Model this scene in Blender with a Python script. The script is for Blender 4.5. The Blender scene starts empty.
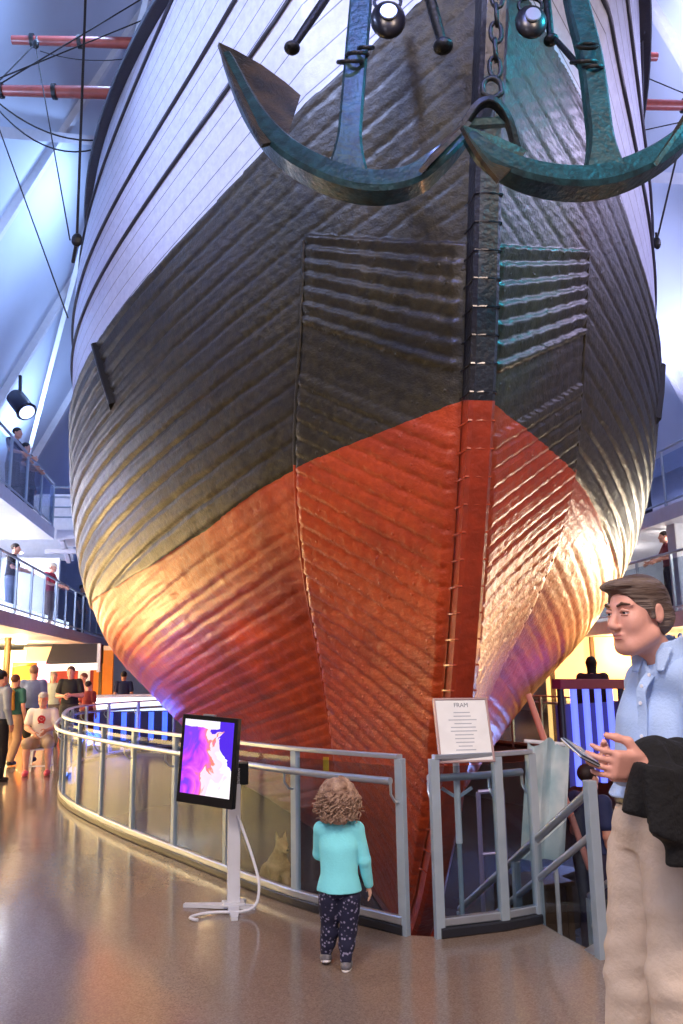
import bpy, bmesh, math, random
import numpy as np
import openvdb as vdb
from mathutils import Vector, Matrix, Quaternion
C = bpy.context.scene.collection
PI = math.pi
rng = np.random.default_rng(7)
random.seed(7)

# ------------------------------------------------------------------ camera
FPX = 820.0; TH = math.radians(11.04); RHO = math.radians(1.0); CZ = 1.6
Fv = np.array([0, math.cos(TH), math.sin(TH)]); U0 = np.array([0, -math.sin(TH), math.cos(TH)]); R0 = np.array([1., 0, 0])
Rv = R0*math.cos(RHO)-U0*math.sin(RHO); Uv = U0*math.cos(RHO)+R0*math.sin(RHO)
def at(px, py, Y):
    r = Fv+Rv*(px-341.5)/FPX+Uv*(512-py)/FPX
    return Vector(np.array([0, 0, CZ])+r*(Y/r[1]))
cd = bpy.data.cameras.new('camera'); cam = bpy.data.objects.new('camera', cd); C.objects.link(cam)
cd.sensor_fit = 'VERTICAL'; cd.sensor_height = 36; cd.sensor_width = 24; cd.lens = 36*FPX/1024; cd.clip_start = 0.05; cd.clip_end = 200
m = Matrix.Identity(4)
for i in range(3): m[i][0] = Rv[i]; m[i][1] = Uv[i]; m[i][2] = -Fv[i]
m[2][3] = CZ
cam.matrix_world = m
bpy.context.scene.camera = cam

# ------------------------------------------------------------------ materials
def lin(c):
    return tuple((x/12.92 if x <= .04045 else ((x+.055)/1.055)**2.4) for x in c)
def hexc(h): return lin(tuple(int(h[i:i+2], 16)/255 for i in (0, 2, 4)))
MATS = {}
def mat(name, color='808080', rough=.5, metal=0, emit=None, es=0, bump=0, bscale=20, noise=0, nscale=8, trans=0, coat=0, c2=None, alpha=1, aniso=None, spec=.5, sheen=0):
    if name in MATS: return MATS[name]
    M = bpy.data.materials.new(name); M.use_nodes = True; nt = M.node_tree; b = nt.nodes['Principled BSDF']
    col = hexc(color)+(1,)
    b.inputs['Base Color'].default_value = col; b.inputs['Roughness'].default_value = rough; b.inputs['Metallic'].default_value = metal
    b.inputs['Transmission Weight'].default_value = trans; b.inputs['Coat Weight'].default_value = coat; b.inputs['Coat Roughness'].default_value = .15
    b.inputs['Specular IOR Level'].default_value = spec; b.inputs['Sheen Weight'].default_value = sheen
    tc = nt.nodes.new('ShaderNodeTexCoord')
    n = nt.nodes.new('ShaderNodeTexNoise'); n.inputs['Scale'].default_value = nscale; n.inputs['Detail'].default_value = 5
    nt.links.new(tc.outputs['Object'], n.inputs['Vector'])
    r = nt.nodes.new('ShaderNodeMix'); r.data_type = 'RGBA'
    cc = hexc(c2)+(1,) if c2 else tuple(x*(1-max(noise, .08)) for x in col[:3])+(1,)
    r.inputs[6].default_value = col; r.inputs[7].default_value = cc
    rp = nt.nodes.new('ShaderNodeMapRange'); rp.inputs[1].default_value = .35; rp.inputs[2].default_value = .65
    nt.links.new(n.outputs[0], rp.inputs[0]); nt.links.new(rp.outputs[0], r.inputs[0]); nt.links.new(r.outputs[2], b.inputs['Base Color'])
    if emit:
        b.inputs['Emission Color'].default_value = hexc(emit)+(1,); b.inputs['Emission Strength'].default_value = es
    if bump:
        n2 = nt.nodes.new('ShaderNodeTexNoise'); n2.inputs['Scale'].default_value = bscale; n2.inputs['Detail'].default_value = 6
        nt.links.new(tc.outputs['Object'], n2.inputs['Vector'])
        bp = nt.nodes.new('ShaderNodeBump'); bp.inputs['Strength'].default_value = bump; bp.inputs['Distance'].default_value = .02
        nt.links.new(n2.outputs[0], bp.inputs['Height']); nt.links.new(bp.outputs[0], b.inputs['Normal'])
    MATS[name] = M; return M
STEEL = mat('brushed_steel', 'c3cbd6', .32, .75, bump=.05, bscale=90)
PAINTG = mat('pale_blue_painted_metal', 'a9bacb', .4, .3)
WHITEP = mat('white_paint', 'e8eaf2', .55)
BLACKP = mat('black_plastic', '0c0c10', .3)
ROPE = mat('tarred_rope', '14141c', .7, bump=.5, bscale=200)
IRON = mat('wrought_iron', '1f4650', .45, .25, bump=.5, bscale=30, noise=.5, nscale=12, c2='132c34', coat=.2)
IRON_D = mat('dark_iron', '1c1f22', .45, .4, bump=.4, bscale=40, noise=.4)
BRONZE = mat('rusty_iron', '4a3b26', .5, .3, bump=.6, bscale=30, noise=.5, c2='22201a')
YARD = mat('varnished_spar', '8c3f38', .4, bump=.1, bscale=40, noise=.25, coat=.3)

# ------------------------------------------------------------------ mesh building
class MB:
    def __init__(s): s.v = []; s.f = []
    def add(s, vs, fs):
        o = len(s.v); s.v += [tuple(v) for v in vs]; s.f += [tuple(o+i for i in f) for f in fs]; return s
    def box(s, c, size, rot=None, bev=0):
        c = Vector(c); R = rot if rot is not None else Matrix.Identity(3)
        h = [x/2 for x in size]
        if bev <= 0:
            vs = [c+R@Vector((x*h[0], y*h[1], z*h[2])) for x in (-1, 1) for y in (-1, 1) for z in (-1, 1)]
            return s.add(vs, [(0, 1, 3, 2), (4, 6, 7, 5), (0, 4, 5, 1), (2, 3, 7, 6), (0, 2, 6, 4), (1, 5, 7, 3)])
        bm = bmesh.new(); bmesh.ops.create_cube(bm, size=1)
        for v in bm.verts: v.co = Vector((v.co.x*size[0], v.co.y*size[1], v.co.z*size[2]))
        bmesh.ops.bevel(bm, geom=list(bm.edges), offset=bev, segments=2, affect='EDGES', profile=.6)
        bm.verts.index_update()
        s.add([c+R@v.co for v in bm.verts], [[v.index for v in f.verts] for f in bm.faces]); bm.free(); return s
    def bar(s, a, b, w, h, up=(0, 0, 1), bev=0):
        a = Vector(a); b = Vector(b); d = b-a; L = d.length; d.normalize(); up = Vector(up)
        if abs(d.dot(up)) > .98: up = Vector((0, 1, 0))
        x = d.cross(up).normalized(); z = x.cross(d).normalized()
        R = Matrix((x, d, z)).transposed()
        return s.box((a+b)/2, (w, L, h), R, bev)
    def tube(s, pts, r, n=8, closed=False, cap=True, sx=1.0):
        pts = [Vector(p) for p in pts]; N = len(pts); rs = r if isinstance(r, (list, tuple)) else [r]*N
        T = []
        for i in range(N):
            if closed: t = pts[(i+1) % N]-pts[i-1]
            else: t = pts[min(i+1, N-1)]-pts[max(i-1, 0)]
            T.append(t.normalized())
        u = T[0].orthogonal().normalized(); vs = []
        for i in range(N):
            if i: u = (u-T[i]*u.dot(T[i])); u.normalize()
            w = T[i].cross(u)
            for k in range(n):
                a = 2*PI*k/n; vs.append(pts[i]+(u*math.cos(a)+w*math.sin(a)*sx)*rs[i])
        fs = []
        for i in range(N if closed else N-1):
            j = (i+1) % N
            for k in range(n):
                k2 = (k+1) % n; fs.append((i*n+k, i*n+k2, j*n+k2, j*n+k))
        if cap and not closed: fs += [tuple(range(n))[::-1], tuple((N-1)*n+k for k in range(n))]
        return s.add(vs, fs)
    def sweep(s, pts, ws, hs, ups):
        """rectangular section swept along pts, chamfered corners"""
        pts = [Vector(p) for p in pts]; N = len(pts); vs = []
        for i in range(N):
            t = (pts[min(i+1, N-1)]-pts[max(i-1, 0)]).normalized(); up = Vector(ups[i] if isinstance(ups, list) else ups)
            x = t.cross(up).normalized(); z = x.cross(t).normalized(); w = ws[i]/2; h = hs[i]/2; k = .3*min(w, h)
            for (a, b) in ((w, h-k), (w-k, h), (-w+k, h), (-w, h-k), (-w, -h+k), (-w+k, -h), (w-k, -h), (w, -h+k)): vs.append(pts[i]+x*a+z*b)
        fs = [(i*8+k, i*8+(k+1) % 8, (i+1)*8+(k+1) % 8, (i+1)*8+k) for i in range(N-1) for k in range(8)]
        fs += [tuple(range(8))[::-1], tuple((N-1)*8+k for k in range(8))]
        return s.add(vs, fs)
    def prism(s, poly, off):
        poly = [Vector(p) for p in poly]; off = Vector(off); n = len(poly)
        return s.add([p-off/2 for p in poly]+[p+off/2 for p in poly], [tuple(range(n))[::-1], tuple(range(n, 2*n))]+[(i, (i+1) % n, n+(i+1) % n, n+i) for i in range(n)])
    def sphere(s, c, r, n=10, sc=(1, 1, 1), R=None):
        c = Vector(c); vs = []; fs = []; R = R or Matrix.Identity(3)
        for i in range(1, n):
            for k in range(2*n):
                t = PI*i/n; a = PI*k/n
                vs.append(c+R@Vector((r*sc[0]*math.sin(t)*math.cos(a), r*sc[1]*math.sin(t)*math.sin(a), r*sc[2]*math.cos(t))))
        for i in range(n-2):
            for k in range(2*n): k2 = (k+1) % (2*n); fs.append((i*2*n+k, (i+1)*2*n+k, (i+1)*2*n+k2, i*2*n+k2))
        a = len(vs); vs += [c+R@Vector((0, 0, r*sc[2])), c-R@Vector((0, 0, r*sc[2]))]
        for k in range(2*n): k2 = (k+1) % (2*n); fs += [(a, k, k2), (a+1, (n-2)*2*n+k2, (n-2)*2*n+k)]
        return s.add(vs, fs)
    def lathe(s, c, prof, n=20, axis=None):
        c = Vector(c); q = Vector((0, 0, 1)).rotation_difference(Vector(axis)).to_matrix() if axis else Matrix.Identity(3)
        vs = [c+q@Vector((r*math.cos(2*PI*k/n), r*math.sin(2*PI*k/n), z)) for r, z in prof for k in range(n)]
        N = len(prof); fs = [(i*n+k, i*n+(k+1) % n, (i+1)*n+(k+1) % n, (i+1)*n+k) for i in range(N-1) for k in range(n)]
        fs += [tuple(range(n))[::-1], tuple((N-1)*n+k for k in range(n))]
        return s.add(vs, fs)
    def build(s, name, material, parent=None, smooth=None, origin=None):
        me = bpy.data.meshes.new(name)
        if parent is not None: o0 = ABS[parent.name]
        elif origin is not None: o0 = Vector(origin)
        else:
            A = np.array(s.v); o0 = Vector(((A[:, 0].min()+A[:, 0].max())/2, (A[:, 1].min()+A[:, 1].max())/2, A[:, 2].min()))
        vs = [tuple(Vector(v)-o0) for v in s.v]
        me.from_pydata(vs, [], s.f); me.materials.append(material)
        bm = bmesh.new(); bm.from_mesh(me); bmesh.ops.recalc_face_normals(bm, faces=bm.faces); bm.to_mesh(me); bm.free()
        if smooth is not None:
            me.shade_smooth()
            if smooth > 0: me.set_sharp_from_angle(angle=math.radians(smooth))
        o = bpy.data.objects.new(name, me); C.objects.link(o)
        if parent is not None: o.parent = parent
        else: o.location = o0
        ABS[o.name] = o0
        return o
ABS = {}
def np_mesh(name, V, F, material, parent=None, smooth=True):
    o0 = np.array(ABS[parent.name]) if parent is not None else np.zeros(3)
    me = bpy.data.meshes.new(name); me.vertices.add(len(V)); me.vertices.foreach_set('co', (V-o0).astype(np.float32).ravel())
    n = F.shape[1]; me.loops.add(F.size); me.loops.foreach_set('vertex_index', F.astype(np.int32).ravel())
    me.polygons.add(len(F)); me.polygons.foreach_set('loop_start', np.arange(0, F.size, n, dtype=np.int32)); me.polygons.foreach_set('loop_total', np.full(len(F), n, np.int32))
    me.update(calc_edges=True); me.validate(); me.materials.append(material)
    if smooth: me.shade_smooth()
    o = bpy.data.objects.new(name, me); C.objects.link(o)
    if parent is not None: o.parent = parent
    ABS[o.name] = Vector(o0); return o
def tag(o, label, cat, group=None, kind=None):
    o['label'] = label; o['category'] = cat
    if group: o['group'] = group
    if kind: o['kind'] = kind
    return o
def thing(name, label, cat, loc=(0, 0, 0), group=None):
    o = bpy.data.objects.new(name, None); C.objects.link(o); o.location = loc; ABS[o.name] = Vector(loc)
    return tag(o, label, cat, group)
def struct(o): o['kind'] = 'structure'; return o

# ------------------------------------------------------------------ distance-field sculpting
def v3(x): return np.array(x, float)
def nrm(v): v = np.array(v, float); return v/np.linalg.norm(v)
def smin(a, b, k):
    if k <= 0: return np.minimum(a, b)
    h = np.clip(.5+.5*(b-a)/k, 0, 1); return b*(1-h)+a*h-k*h*(1-h)
class Field:
    def __init__(s, lo, hi, res):
        s.lo = np.array(lo, float); s.res = res; s.n = np.ceil((np.array(hi)-s.lo)/res).astype(int)+1
        s.d = np.full(s.n, .06, np.float32)
    def sl(s, lo, hi):
        i0 = np.clip(np.floor((np.array(lo)-s.lo)/s.res).astype(int), 0, s.n); i1 = np.clip(np.ceil((np.array(hi)-s.lo)/s.res).astype(int)+1, 0, s.n)
        if (i1 <= i0).any(): return None, None
        g = np.meshgrid(*[s.lo[k]+np.arange(i0[k], i1[k])*s.res for k in range(3)], indexing='ij')
        return tuple(slice(i0[k], i1[k]) for k in range(3)), np.stack(g, -1)
    def put(s, lo, hi, fn, k, sub=False):
        mg = .03+k
        S, P = s.sl(np.array(lo)-mg, np.array(hi)+mg)
        if S is None: return
        d = fn(P)
        if sub: s.d[S] = -smin(-s.d[S], d, k)
        else: s.d[S] = smin(s.d[S], d, k)
    def cone(s, a, b, ra, rb, k=.01, sub=False):
        a = np.array(a, float); b = np.array(b, float); r = max(ra, rb)
        def fn(P):
            ab = b-a; t = np.clip(((P-a)@ab)/max(ab@ab, 1e-9), 0, 1)
            return np.linalg.norm(P-a-t[..., None]*ab, axis=-1)-(ra+(rb-ra)*t)
        s.put(np.minimum(a, b)-r, np.maximum(a, b)+r, fn, k, sub)
    def chain(s, pts, rs, k=.01):
        for i in range(len(pts)-1): s.cone(pts[i], pts[i+1], rs[i], rs[i+1], k)
    def ell(s, c, rad, M=None, k=.01, sub=False):
        c = np.array(c, float); rad = np.array(rad, float); M = np.eye(3) if M is None else M; r = rad.max()
        def fn(P):
            q = (P-c)@M; l = np.linalg.norm(q/rad, axis=-1); g = np.linalg.norm(q/rad**2, axis=-1)+1e-9
            return l*(l-1)/g
        s.put(c-r, c+r, fn, k, sub)
    def ecap(s, a, b, ra, rb, side, k=.01, flat=True, sub=False):
        """elliptical tapered column: ra=(half width along side, half depth)"""
        a = np.array(a, float); b = np.array(b, float); ab = b-a; L = np.linalg.norm(ab); ax = ab/L
        sd = np.array(side, float); sd = sd-ax*(sd@ax); sd /= np.linalg.norm(sd); dp = np.cross(ax, sd); R = max(*ra, *rb)
        def fn(P):
            q = P-a; h = q@ax; t = np.clip(h/L, 0, 1); rx = ra[0]+(rb[0]-ra[0])*t; ry = ra[1]+(rb[1]-ra[1])*t
            u = q@sd; v = q@dp; l = np.sqrt((u/rx)**2+(v/ry)**2)+1e-9; g = np.sqrt((u/rx**2)**2+(v/ry**2)**2)+1e-6
            dd = l*(l-1)/g; hc = np.maximum(-h, h-L)
            return np.where((dd > 0) & (hc > 0), np.sqrt(np.maximum(dd, 0)**2+np.maximum(hc, 0)**2), np.maximum(dd, hc))
        s.put(np.minimum(a, b)-R, np.maximum(a, b)+R, fn, k, sub)
    def loft(s, cs, rs, side, k=.01):
        """one smooth elliptical column through centres cs (bottom to top), rs = (half width, half depth)"""
        cs = np.array([v3(c) for c in cs]); rs = np.array(rs, float); z = cs[:, 2]; zz = np.linspace(z[0], z[-1], 60)
        def si(y):
            o = np.interp(zz, z, y); kk = np.ones(7)/7; p = np.concatenate([[o[0]]*3, o, [o[-1]]*3]); return np.convolve(p, kk, 'valid')
        CX, CY, RX, RY = si(cs[:, 0]), si(cs[:, 1]), si(rs[:, 0]), si(rs[:, 1]); sd = nrm((side[0], side[1], 0)); dp = np.array([-sd[1], sd[0], 0])
        def fn(P):
            Z = P[..., 2]; cx, cy, rx, ry = (np.interp(Z, zz, a) for a in (CX, CY, RX, RY))
            qx, qy = P[..., 0]-cx, P[..., 1]-cy; u = qx*sd[0]+qy*sd[1]; v = qx*dp[0]+qy*dp[1]
            l = np.sqrt((u/rx)**2+(v/ry)**2)+1e-9; g = np.sqrt((u/rx**2)**2+(v/ry**2)**2)+1e-6; dd = l*(l-1)/g; hc = np.maximum(z[0]-Z, Z-z[-1])
            return np.where((dd > 0) & (hc > 0), np.sqrt(np.maximum(dd, 0)**2+np.maximum(hc, 0)**2), np.maximum(dd, hc))
        R = rs.max(); lo = cs.min(0)-v3((R, R, 0)); hi = cs.max(0)+v3((R, R, 0)); s.put(lo, hi, fn, k)
    def box(s, c, h, M=None, r=.01, k=.01, sub=False):
        c = np.array(c, float); h = np.array(h, float)-r; M = np.eye(3) if M is None else M; R = np.linalg.norm(h)+r
        def fn(P):
            q = np.abs((P-c)@M)-h
            return np.linalg.norm(np.maximum(q, 0), axis=-1)+np.minimum(q.max(-1), 0)-r
        s.put(c-R, c+R, fn, k, sub)
    def cut(s, c, n):
        """remove everything on the n side of the plane through c"""
        c = np.array(c, float); n = np.array(n, float); n /= np.linalg.norm(n)
        S, P = s.sl(s.lo, s.lo+s.n*s.res); s.d[S] = np.maximum(s.d[S], (P-c)@n)
    def warp(s, fn):
        S, P = s.sl(s.lo, s.lo+s.n*s.res); s.d[S] = s.d[S]+fn(P)
    def mesh(s, name, material, parent, iso=0):
        for ax in range(3):
            ix = [slice(None)]*3; ix[ax] = 0; s.d[tuple(ix)] = .06; ix[ax] = -1; s.d[tuple(ix)] = .06
        g = vdb.FloatGrid(.06); g.copyFromArray(s.d.astype(np.float32))
        P, T, Q = g.convertToPolygons(isovalue=iso, adaptivity=0.0)
        V = s.lo+P*s.res
        if len(Q) == 0: return None
        return np_mesh(name, V, Q[:, ::-1], material, parent)
def wav(P, sc, amp, seed, n=7):
    r = np.random.default_rng(seed); o = 0
    for i in range(n):
        d = r.normal(size=3); d /= np.linalg.norm(d); o = o+np.sin((P@d)*sc*(.6+r.random()*1.2)+r.random()*6.28)
    return o*amp/n*1.6

# ------------------------------------------------------------------ ship frame: a aft of the stem, l to the photo's left, z up
SO = at(481, 240, 6.0); PSI = math.radians(-8)
Bv = Vector((math.sin(PSI), math.cos(PSI), 0)); Lv = Vector((-math.cos(PSI), math.sin(PSI), 0))
def S(a, l, z): return Vector((SO.x+a*Bv.x+l*Lv.x, SO.y+a*Bv.y+l*Lv.y, z))
zk = [-1.5, -.5, .5, 1, 1.5, 2, 2.5, 3, 3.5, 4, 4.5, 5, 5.5, 6.7, 8, 10]
ask = [3.4, 2.6, 1.74, 1.47, 1.22, 1.0, .80, .60, .42, .255, .115, 0, -.13, -.5, -.9, -1.5]
dck = [1.6, 1.8, 1.9, 2.0, 1.9, 1.6, 1.38, 1.2, 1.16, 1.12, 1.04, .98, .95, .95, .95, .95]
wck = [.25, .5, .72, .80, .9, 1.05, 1.19, 1.28, 1.33, 1.33, 1.30, 1.29, 1.28, 1.35, 1.45, 1.55]
fk = [-1.5, 0, 1, 2, 3, 4, 5.5, 7, 9]
WK = [1.06, 2.04, 3.02, 3.91, 4.2, 4.21, 4.21, 4.37, 4.3]; LK = [7.02, 6.81, 6.64, 6.59, 6.23, 5.52, 5.57, 7.02, 9.33]; NEXP = 2.14
def sm(z, xs, ys):  # smoothed interpolation
    z = np.asarray(z, float); o = 0
    for d in (-.3, -.15, 0, .15, .3): o = o+np.interp(z+d, xs, ys)
    return o/5
KB = -.98; RAIL = 8.6; RISE = .1
def stem_a(z):
    a = sm(z, zk, ask)
    return a+np.maximum(0, -.35-z)**2*.5        # forefoot sweeps back into the keel
zrow = np.concatenate([np.linspace(KB, 6.7, 560), np.linspace(6.72, RAIL, 90)])
NP_, NO = 44, 150
tp = np.linspace(0, 1, NP_); to = np.linspace(0, 1, NO)**1.15
A0 = stem_a(zrow)+.02; DC = sm(zrow, zk, dck); WC = sm(zrow, zk, wck); WM = sm(zrow, fk, WK); LM = sm(zrow, fk, LK)
ws = .10
taper = np.clip((zrow-KB)/1.1, .0, 1)**.5
WM = .15+(WM-.15)*np.clip((zrow-KB)/.9, 0, 1)**.6
WC = .12+(WC-.12)*taper
ap = A0[:, None]+DC[:, None]*tp; wp = ws+(WC[:, None]-ws)*tp
ao = (A0+DC)[:, None]+LM[:, None]*to[None]; wo = WC[:, None]+(WM-WC)[:, None]*(1-(1-to[None])**NEXP)
xt = np.array([.12, .25, .4, .55, .7, .82, .9, .96, 1.0])  # the run aft
at_ = ao[:, -1:]+xt[None]*24; wt = wo[:, -1:]*(1-np.clip((xt[None]-.45)/.55, 0, 1)**2*.93)
AA = np.concatenate([ap, ao[:, 1:], at_], 1); WW = np.concatenate([wp, wo[:, 1:], wt], 1); ZZ = np.repeat(zrow[:, None], AA.shape[1], 1)
def gq(a): return -2.6*(1-np.exp(-np.maximum(a, -1)/5))
Q = ZZ-gq(AA)                                    # outer strake coordinate
redz = np.interp(AA, [.2, 1.5, 2.0, 2.8, 3.8, 5, 7], [3.77, 3.51, 3.36, 3.08, 2.87, 2.72, 2.66])
sfr = np.clip((AA-A0[:, None])/DC[:, None], 0, 1)
pz = ZZ.copy()
for _ in range(14): pz = ZZ-np.interp(pz, [0, 1, 3, 3.7, 4.5, 4.93], [1.0, .95, .85, .8, .62, .48])*sfr
inp = (AA < (A0+DC)[:, None]+.001)
def saw(x, sp, sharp=.16):
    u = 1-np.mod(x/sp, 1.0); return np.where(u < sharp, u/sharp, (1-(u-sharp)/(1-sharp))**.75)
cr = np.random.default_rng(3)
def rough1(x, y): return np.sin(x*7.1+y*3)*.5+np.sin(x*17.3-y*11)*.3+np.sin(y*29+x*5)*.2
sp_o = .205
def groove(x, sp, wd):
    u = np.abs(np.mod(x/sp, 1.0)-.5); return 1-np.exp(-(u/wd)**2)
ridge_o = (groove(Q+.006*rough1(AA*1.3, ZZ), sp_o, .11)*np.where(ZZ > redz, .036, .012)+saw(Q, sp_o, .16)*.008)*np.clip((AA-.3)/3.4, .22, 1)
ridge_o = ridge_o+.003*rough1(AA*3, ZZ*4)
Qw = 6.75
ridge_w = 0*Q
ridge_p = .035+saw(pz+.010*rough1(WW*4, ZZ*2), .155, .22)*np.where(pz > 3.95, .038, np.where(pz > 3.45, .006, .0))+np.where(pz <= 3.45, groove(pz+.008*rough1(WW*4, ZZ*2), .155, .13)*.022+saw(pz, .155, .2)*.008, 0)+.004*rough1(AA*9, ZZ*7)
disp = np.where(inp & (pz < 4.93), ridge_p, np.where(Q > Qw, ridge_w-.01, ridge_o))
disp = np.where((sfr < .03) & inp & (pz < 4.93), .02, disp)
# outward normal in (a, w, z)
dA0, dA1 = np.gradient(AA); dW0, dW1 = np.gradient(WW); dZ0, dZ1 = np.gradient(ZZ)
n_a = dW0*dZ1-dZ0*dW1; n_w = dZ0*dA1-dA0*dZ1; n_z = dA0*dW1-dW0*dA1
nn = np.sqrt(n_a**2+n_w**2+n_z**2)+1e-9; sg = np.sign(n_w); n_a, n_w, n_z = n_a/nn*sg, n_w/nn*sg, n_z/nn*sg
AD = AA+n_a*disp; WD = np.maximum(WW+n_w*disp, .02); ZD = ZZ+n_z*disp
def hullV(s): return np.stack([SO.x+AD*Bv.x+s*WD*Lv.x, SO.y+AD*Bv.y+s*WD*Lv.y, ZD], -1).reshape(-1, 3)
nr, nc = AA.shape
ii, jj = np.meshgrid(np.arange(nr-1), np.arange(nc-1), indexing='ij'); b0 = (ii*nc+jj).ravel()
Fq = np.stack([b0, b0+1, b0+nc+1, b0+nc], 1)
ship = thing('wooden_ship', 'huge wooden polar ship, bow on, black and white above a red bottom', 'ship', S(1.0, 0, KB))
# hull paint material: real paint borders carried by attributes
def hull_material():
    M = bpy.data.materials.new('painted_hull_planks'); M.use_nodes = True; nt = M.node_tree; N = nt.nodes; L = nt.links; b = N['Principled BSDF']
    def node(t, **k):
        n = N.new(t)
        for a, v in k.items(): setattr(n, a, v)
        return n
    def attr(nm): n = node('ShaderNodeAttribute'); n.attribute_name = nm; return n.outputs['Fac']
    def mth(op, a, bb=None, c=None):
        n = node('ShaderNodeMath', operation=op)
        for i, x in enumerate((a, bb, c)):
            if x is None: continue
            if isinstance(x, (int, float)): n.inputs[i].default_value = x
            else: L.new(x, n.inputs[i])
        return n.outputs[0]
    def mix(f, a, bb):
        n = node('ShaderNodeMix', data_type='RGBA')
        if isinstance(f, (int, float)): n.inputs[0].default_value = f
        else: L.new(f, n.inputs[0])
        for i, x in ((6, a), (7, bb)):
            if isinstance(x, tuple): n.inputs[i].default_value = x+(1,)
            else: L.new(x, n.inputs[i])
        return n.outputs[2]
    tc = node('ShaderNodeTexCoord')
    def noise(s, d=5, vec=None, r=.6):
        n = node('ShaderNodeTexNoise'); n.inputs['Scale'].default_value = s; n.inputs['Detail'].default_value = d; n.inputs['Roughness'].default_value = r
        L.new(vec or tc.outputs['Object'], n.inputs['Vector']); return n.outputs[0]
    def ramp(x, lo, hi):
        n = node('ShaderNodeMapRange'); n.inputs[1].default_value = lo; n.inputs[2].default_value = hi; L.new(x, n.inputs[0]); return n.outputs[0]
    q = attr('strake'); rz = attr('above_red'); pp = attr('panel')
    fine = noise(14); big = noise(1.3, 4); grit = noise(60, 3)
    tar = mix(ramp(fine, .35, .65), hexc('211e12'), hexc('40381f')); tar = mix(mth('MULTIPLY', ramp(big, .4, .62), .4), tar, hexc('2c2a2c'))
    red = mix(ramp(fine, .3, .7), hexc('ae3c18'), hexc('ca5024')); red = mix(mth('MULTIPLY', ramp(big, .45, .65), .5), red, hexc('7c2618'))
    # plank seams on the white topsides
    fr = mth('FRACT', mth('DIVIDE', q, .2)); seam = mth('LESS_THAN', fr, .055)
    wht = mix(ramp(fine, .3, .7), hexc('ccd2e8'), hexc('b6bcd6')); wht = mix(mth('MULTIPLY', seam, .75), wht, hexc('2a2a3a'))
    wob = mth('MULTIPLY', mth('SUBTRACT', fine, .5), .03)
    c = mix(mth('GREATER_THAN', mth('ADD', q, mth('MULTIPLY', wob, .6)), Qw), tar, wht)
    # scattered bolt heads on the bow sheathing
    c = mix(mth('GREATER_THAN', mth('ADD', rz, wob), 0.0), red, c)
    L.new(c, b.inputs['Base Color'])
    rr = mix(mth('GREATER_THAN', q, Qw), (.42,)*3, (.42,)*3); rr = mix(mth('GREATER_THAN', rz, 0.0), (.36,)*3, rr)
    sep = node('ShaderNodeSeparateColor'); L.new(rr, sep.inputs[0])
    L.new(mth('ADD', sep.outputs[0], mth('MULTIPLY', mth('SUBTRACT', grit, .5), .25)), b.inputs['Roughness'])
    b.inputs['Coat Weight'].default_value = .12; b.inputs['Coat Roughness'].default_value = .25; b.inputs['Specular IOR Level'].default_value = .4
    vor = node('ShaderNodeTexVoronoi'); vor.inputs['Scale'].default_value = 9; L.new(tc.outputs['Object'], vor.inputs['Vector'])
    bolt = ramp(vor.outputs['Distance'], .16, .08)
    bolt = mth('MULTIPLY', bolt, mth('MULTIPLY', pp, .8))
    h = mth('ADD', mth('MULTIPLY', fine, .8), mth('MULTIPLY', grit, .35)); h = mth('ADD', h, bolt); h = mth('ADD', h, mth('MULTIPLY', noise(4.5, 6), 1.2))
    st = mix(mth('GREATER_THAN', q, Qw), (.42,)*3, (.15,)*3); sep2 = node('ShaderNodeSeparateColor'); L.new(st, sep2.inputs[0])
    bp = node('ShaderNodeBump'); bp.inputs['Distance'].default_value = .03; L.new(sep2.outputs[0], bp.inputs['Strength']); L.new(h, bp.inputs['Height']); L.new(bp.outputs[0], b.inputs['Normal'])
    return M
HULL = hull_material()
V = np.concatenate([hullV(1), hullV(-1)]); F2 = np.concatenate([Fq[:, ::-1], Fq+nr*nc])
hull = np_mesh('hull', V, F2, HULL, ship)
def fattr(o, nm, arr):
    a = o.data.attributes.new(nm, 'FLOAT', 'POINT'); a.data.foreach_set('value', np.asarray(arr, np.float32).ravel())
fattr(hull, 'strake', np.concatenate([Q.ravel()]*2)); fattr(hull, 'above_red', np.concatenate([(ZZ-redz).ravel()]*2))
fattr(hull, 'panel', np.concatenate([(inp & (pz < 4.93)).astype(float).ravel()]*2))
hull['label'] = 'planked hull, tarred black between white topsides and red bottom'
# deck closes the hull just under the rail
DK = 7.8
def hull_w(a, z):
    i = np.argmin(abs(zrow-z)); return float(np.interp(a, AA[i], WW[i]))
dkp = []; i = int(np.argmin(abs(zrow-DK)))
for k in range(0, nc, 4): dkp.append((AA[i][k], WW[i][k]))
dm = MB(); n_ = len(dkp)
dm.add([S(a, w-.02, DK) for a, w in dkp]+[S(a, -w+.02, DK) for a, w in dkp], [(k, k+1, n_+k+1, n_+k) for k in range(n_-1)])
dm.build('deck', mat('deck_planks', '8a6a48', .6, bump=.2), ship)
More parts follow.
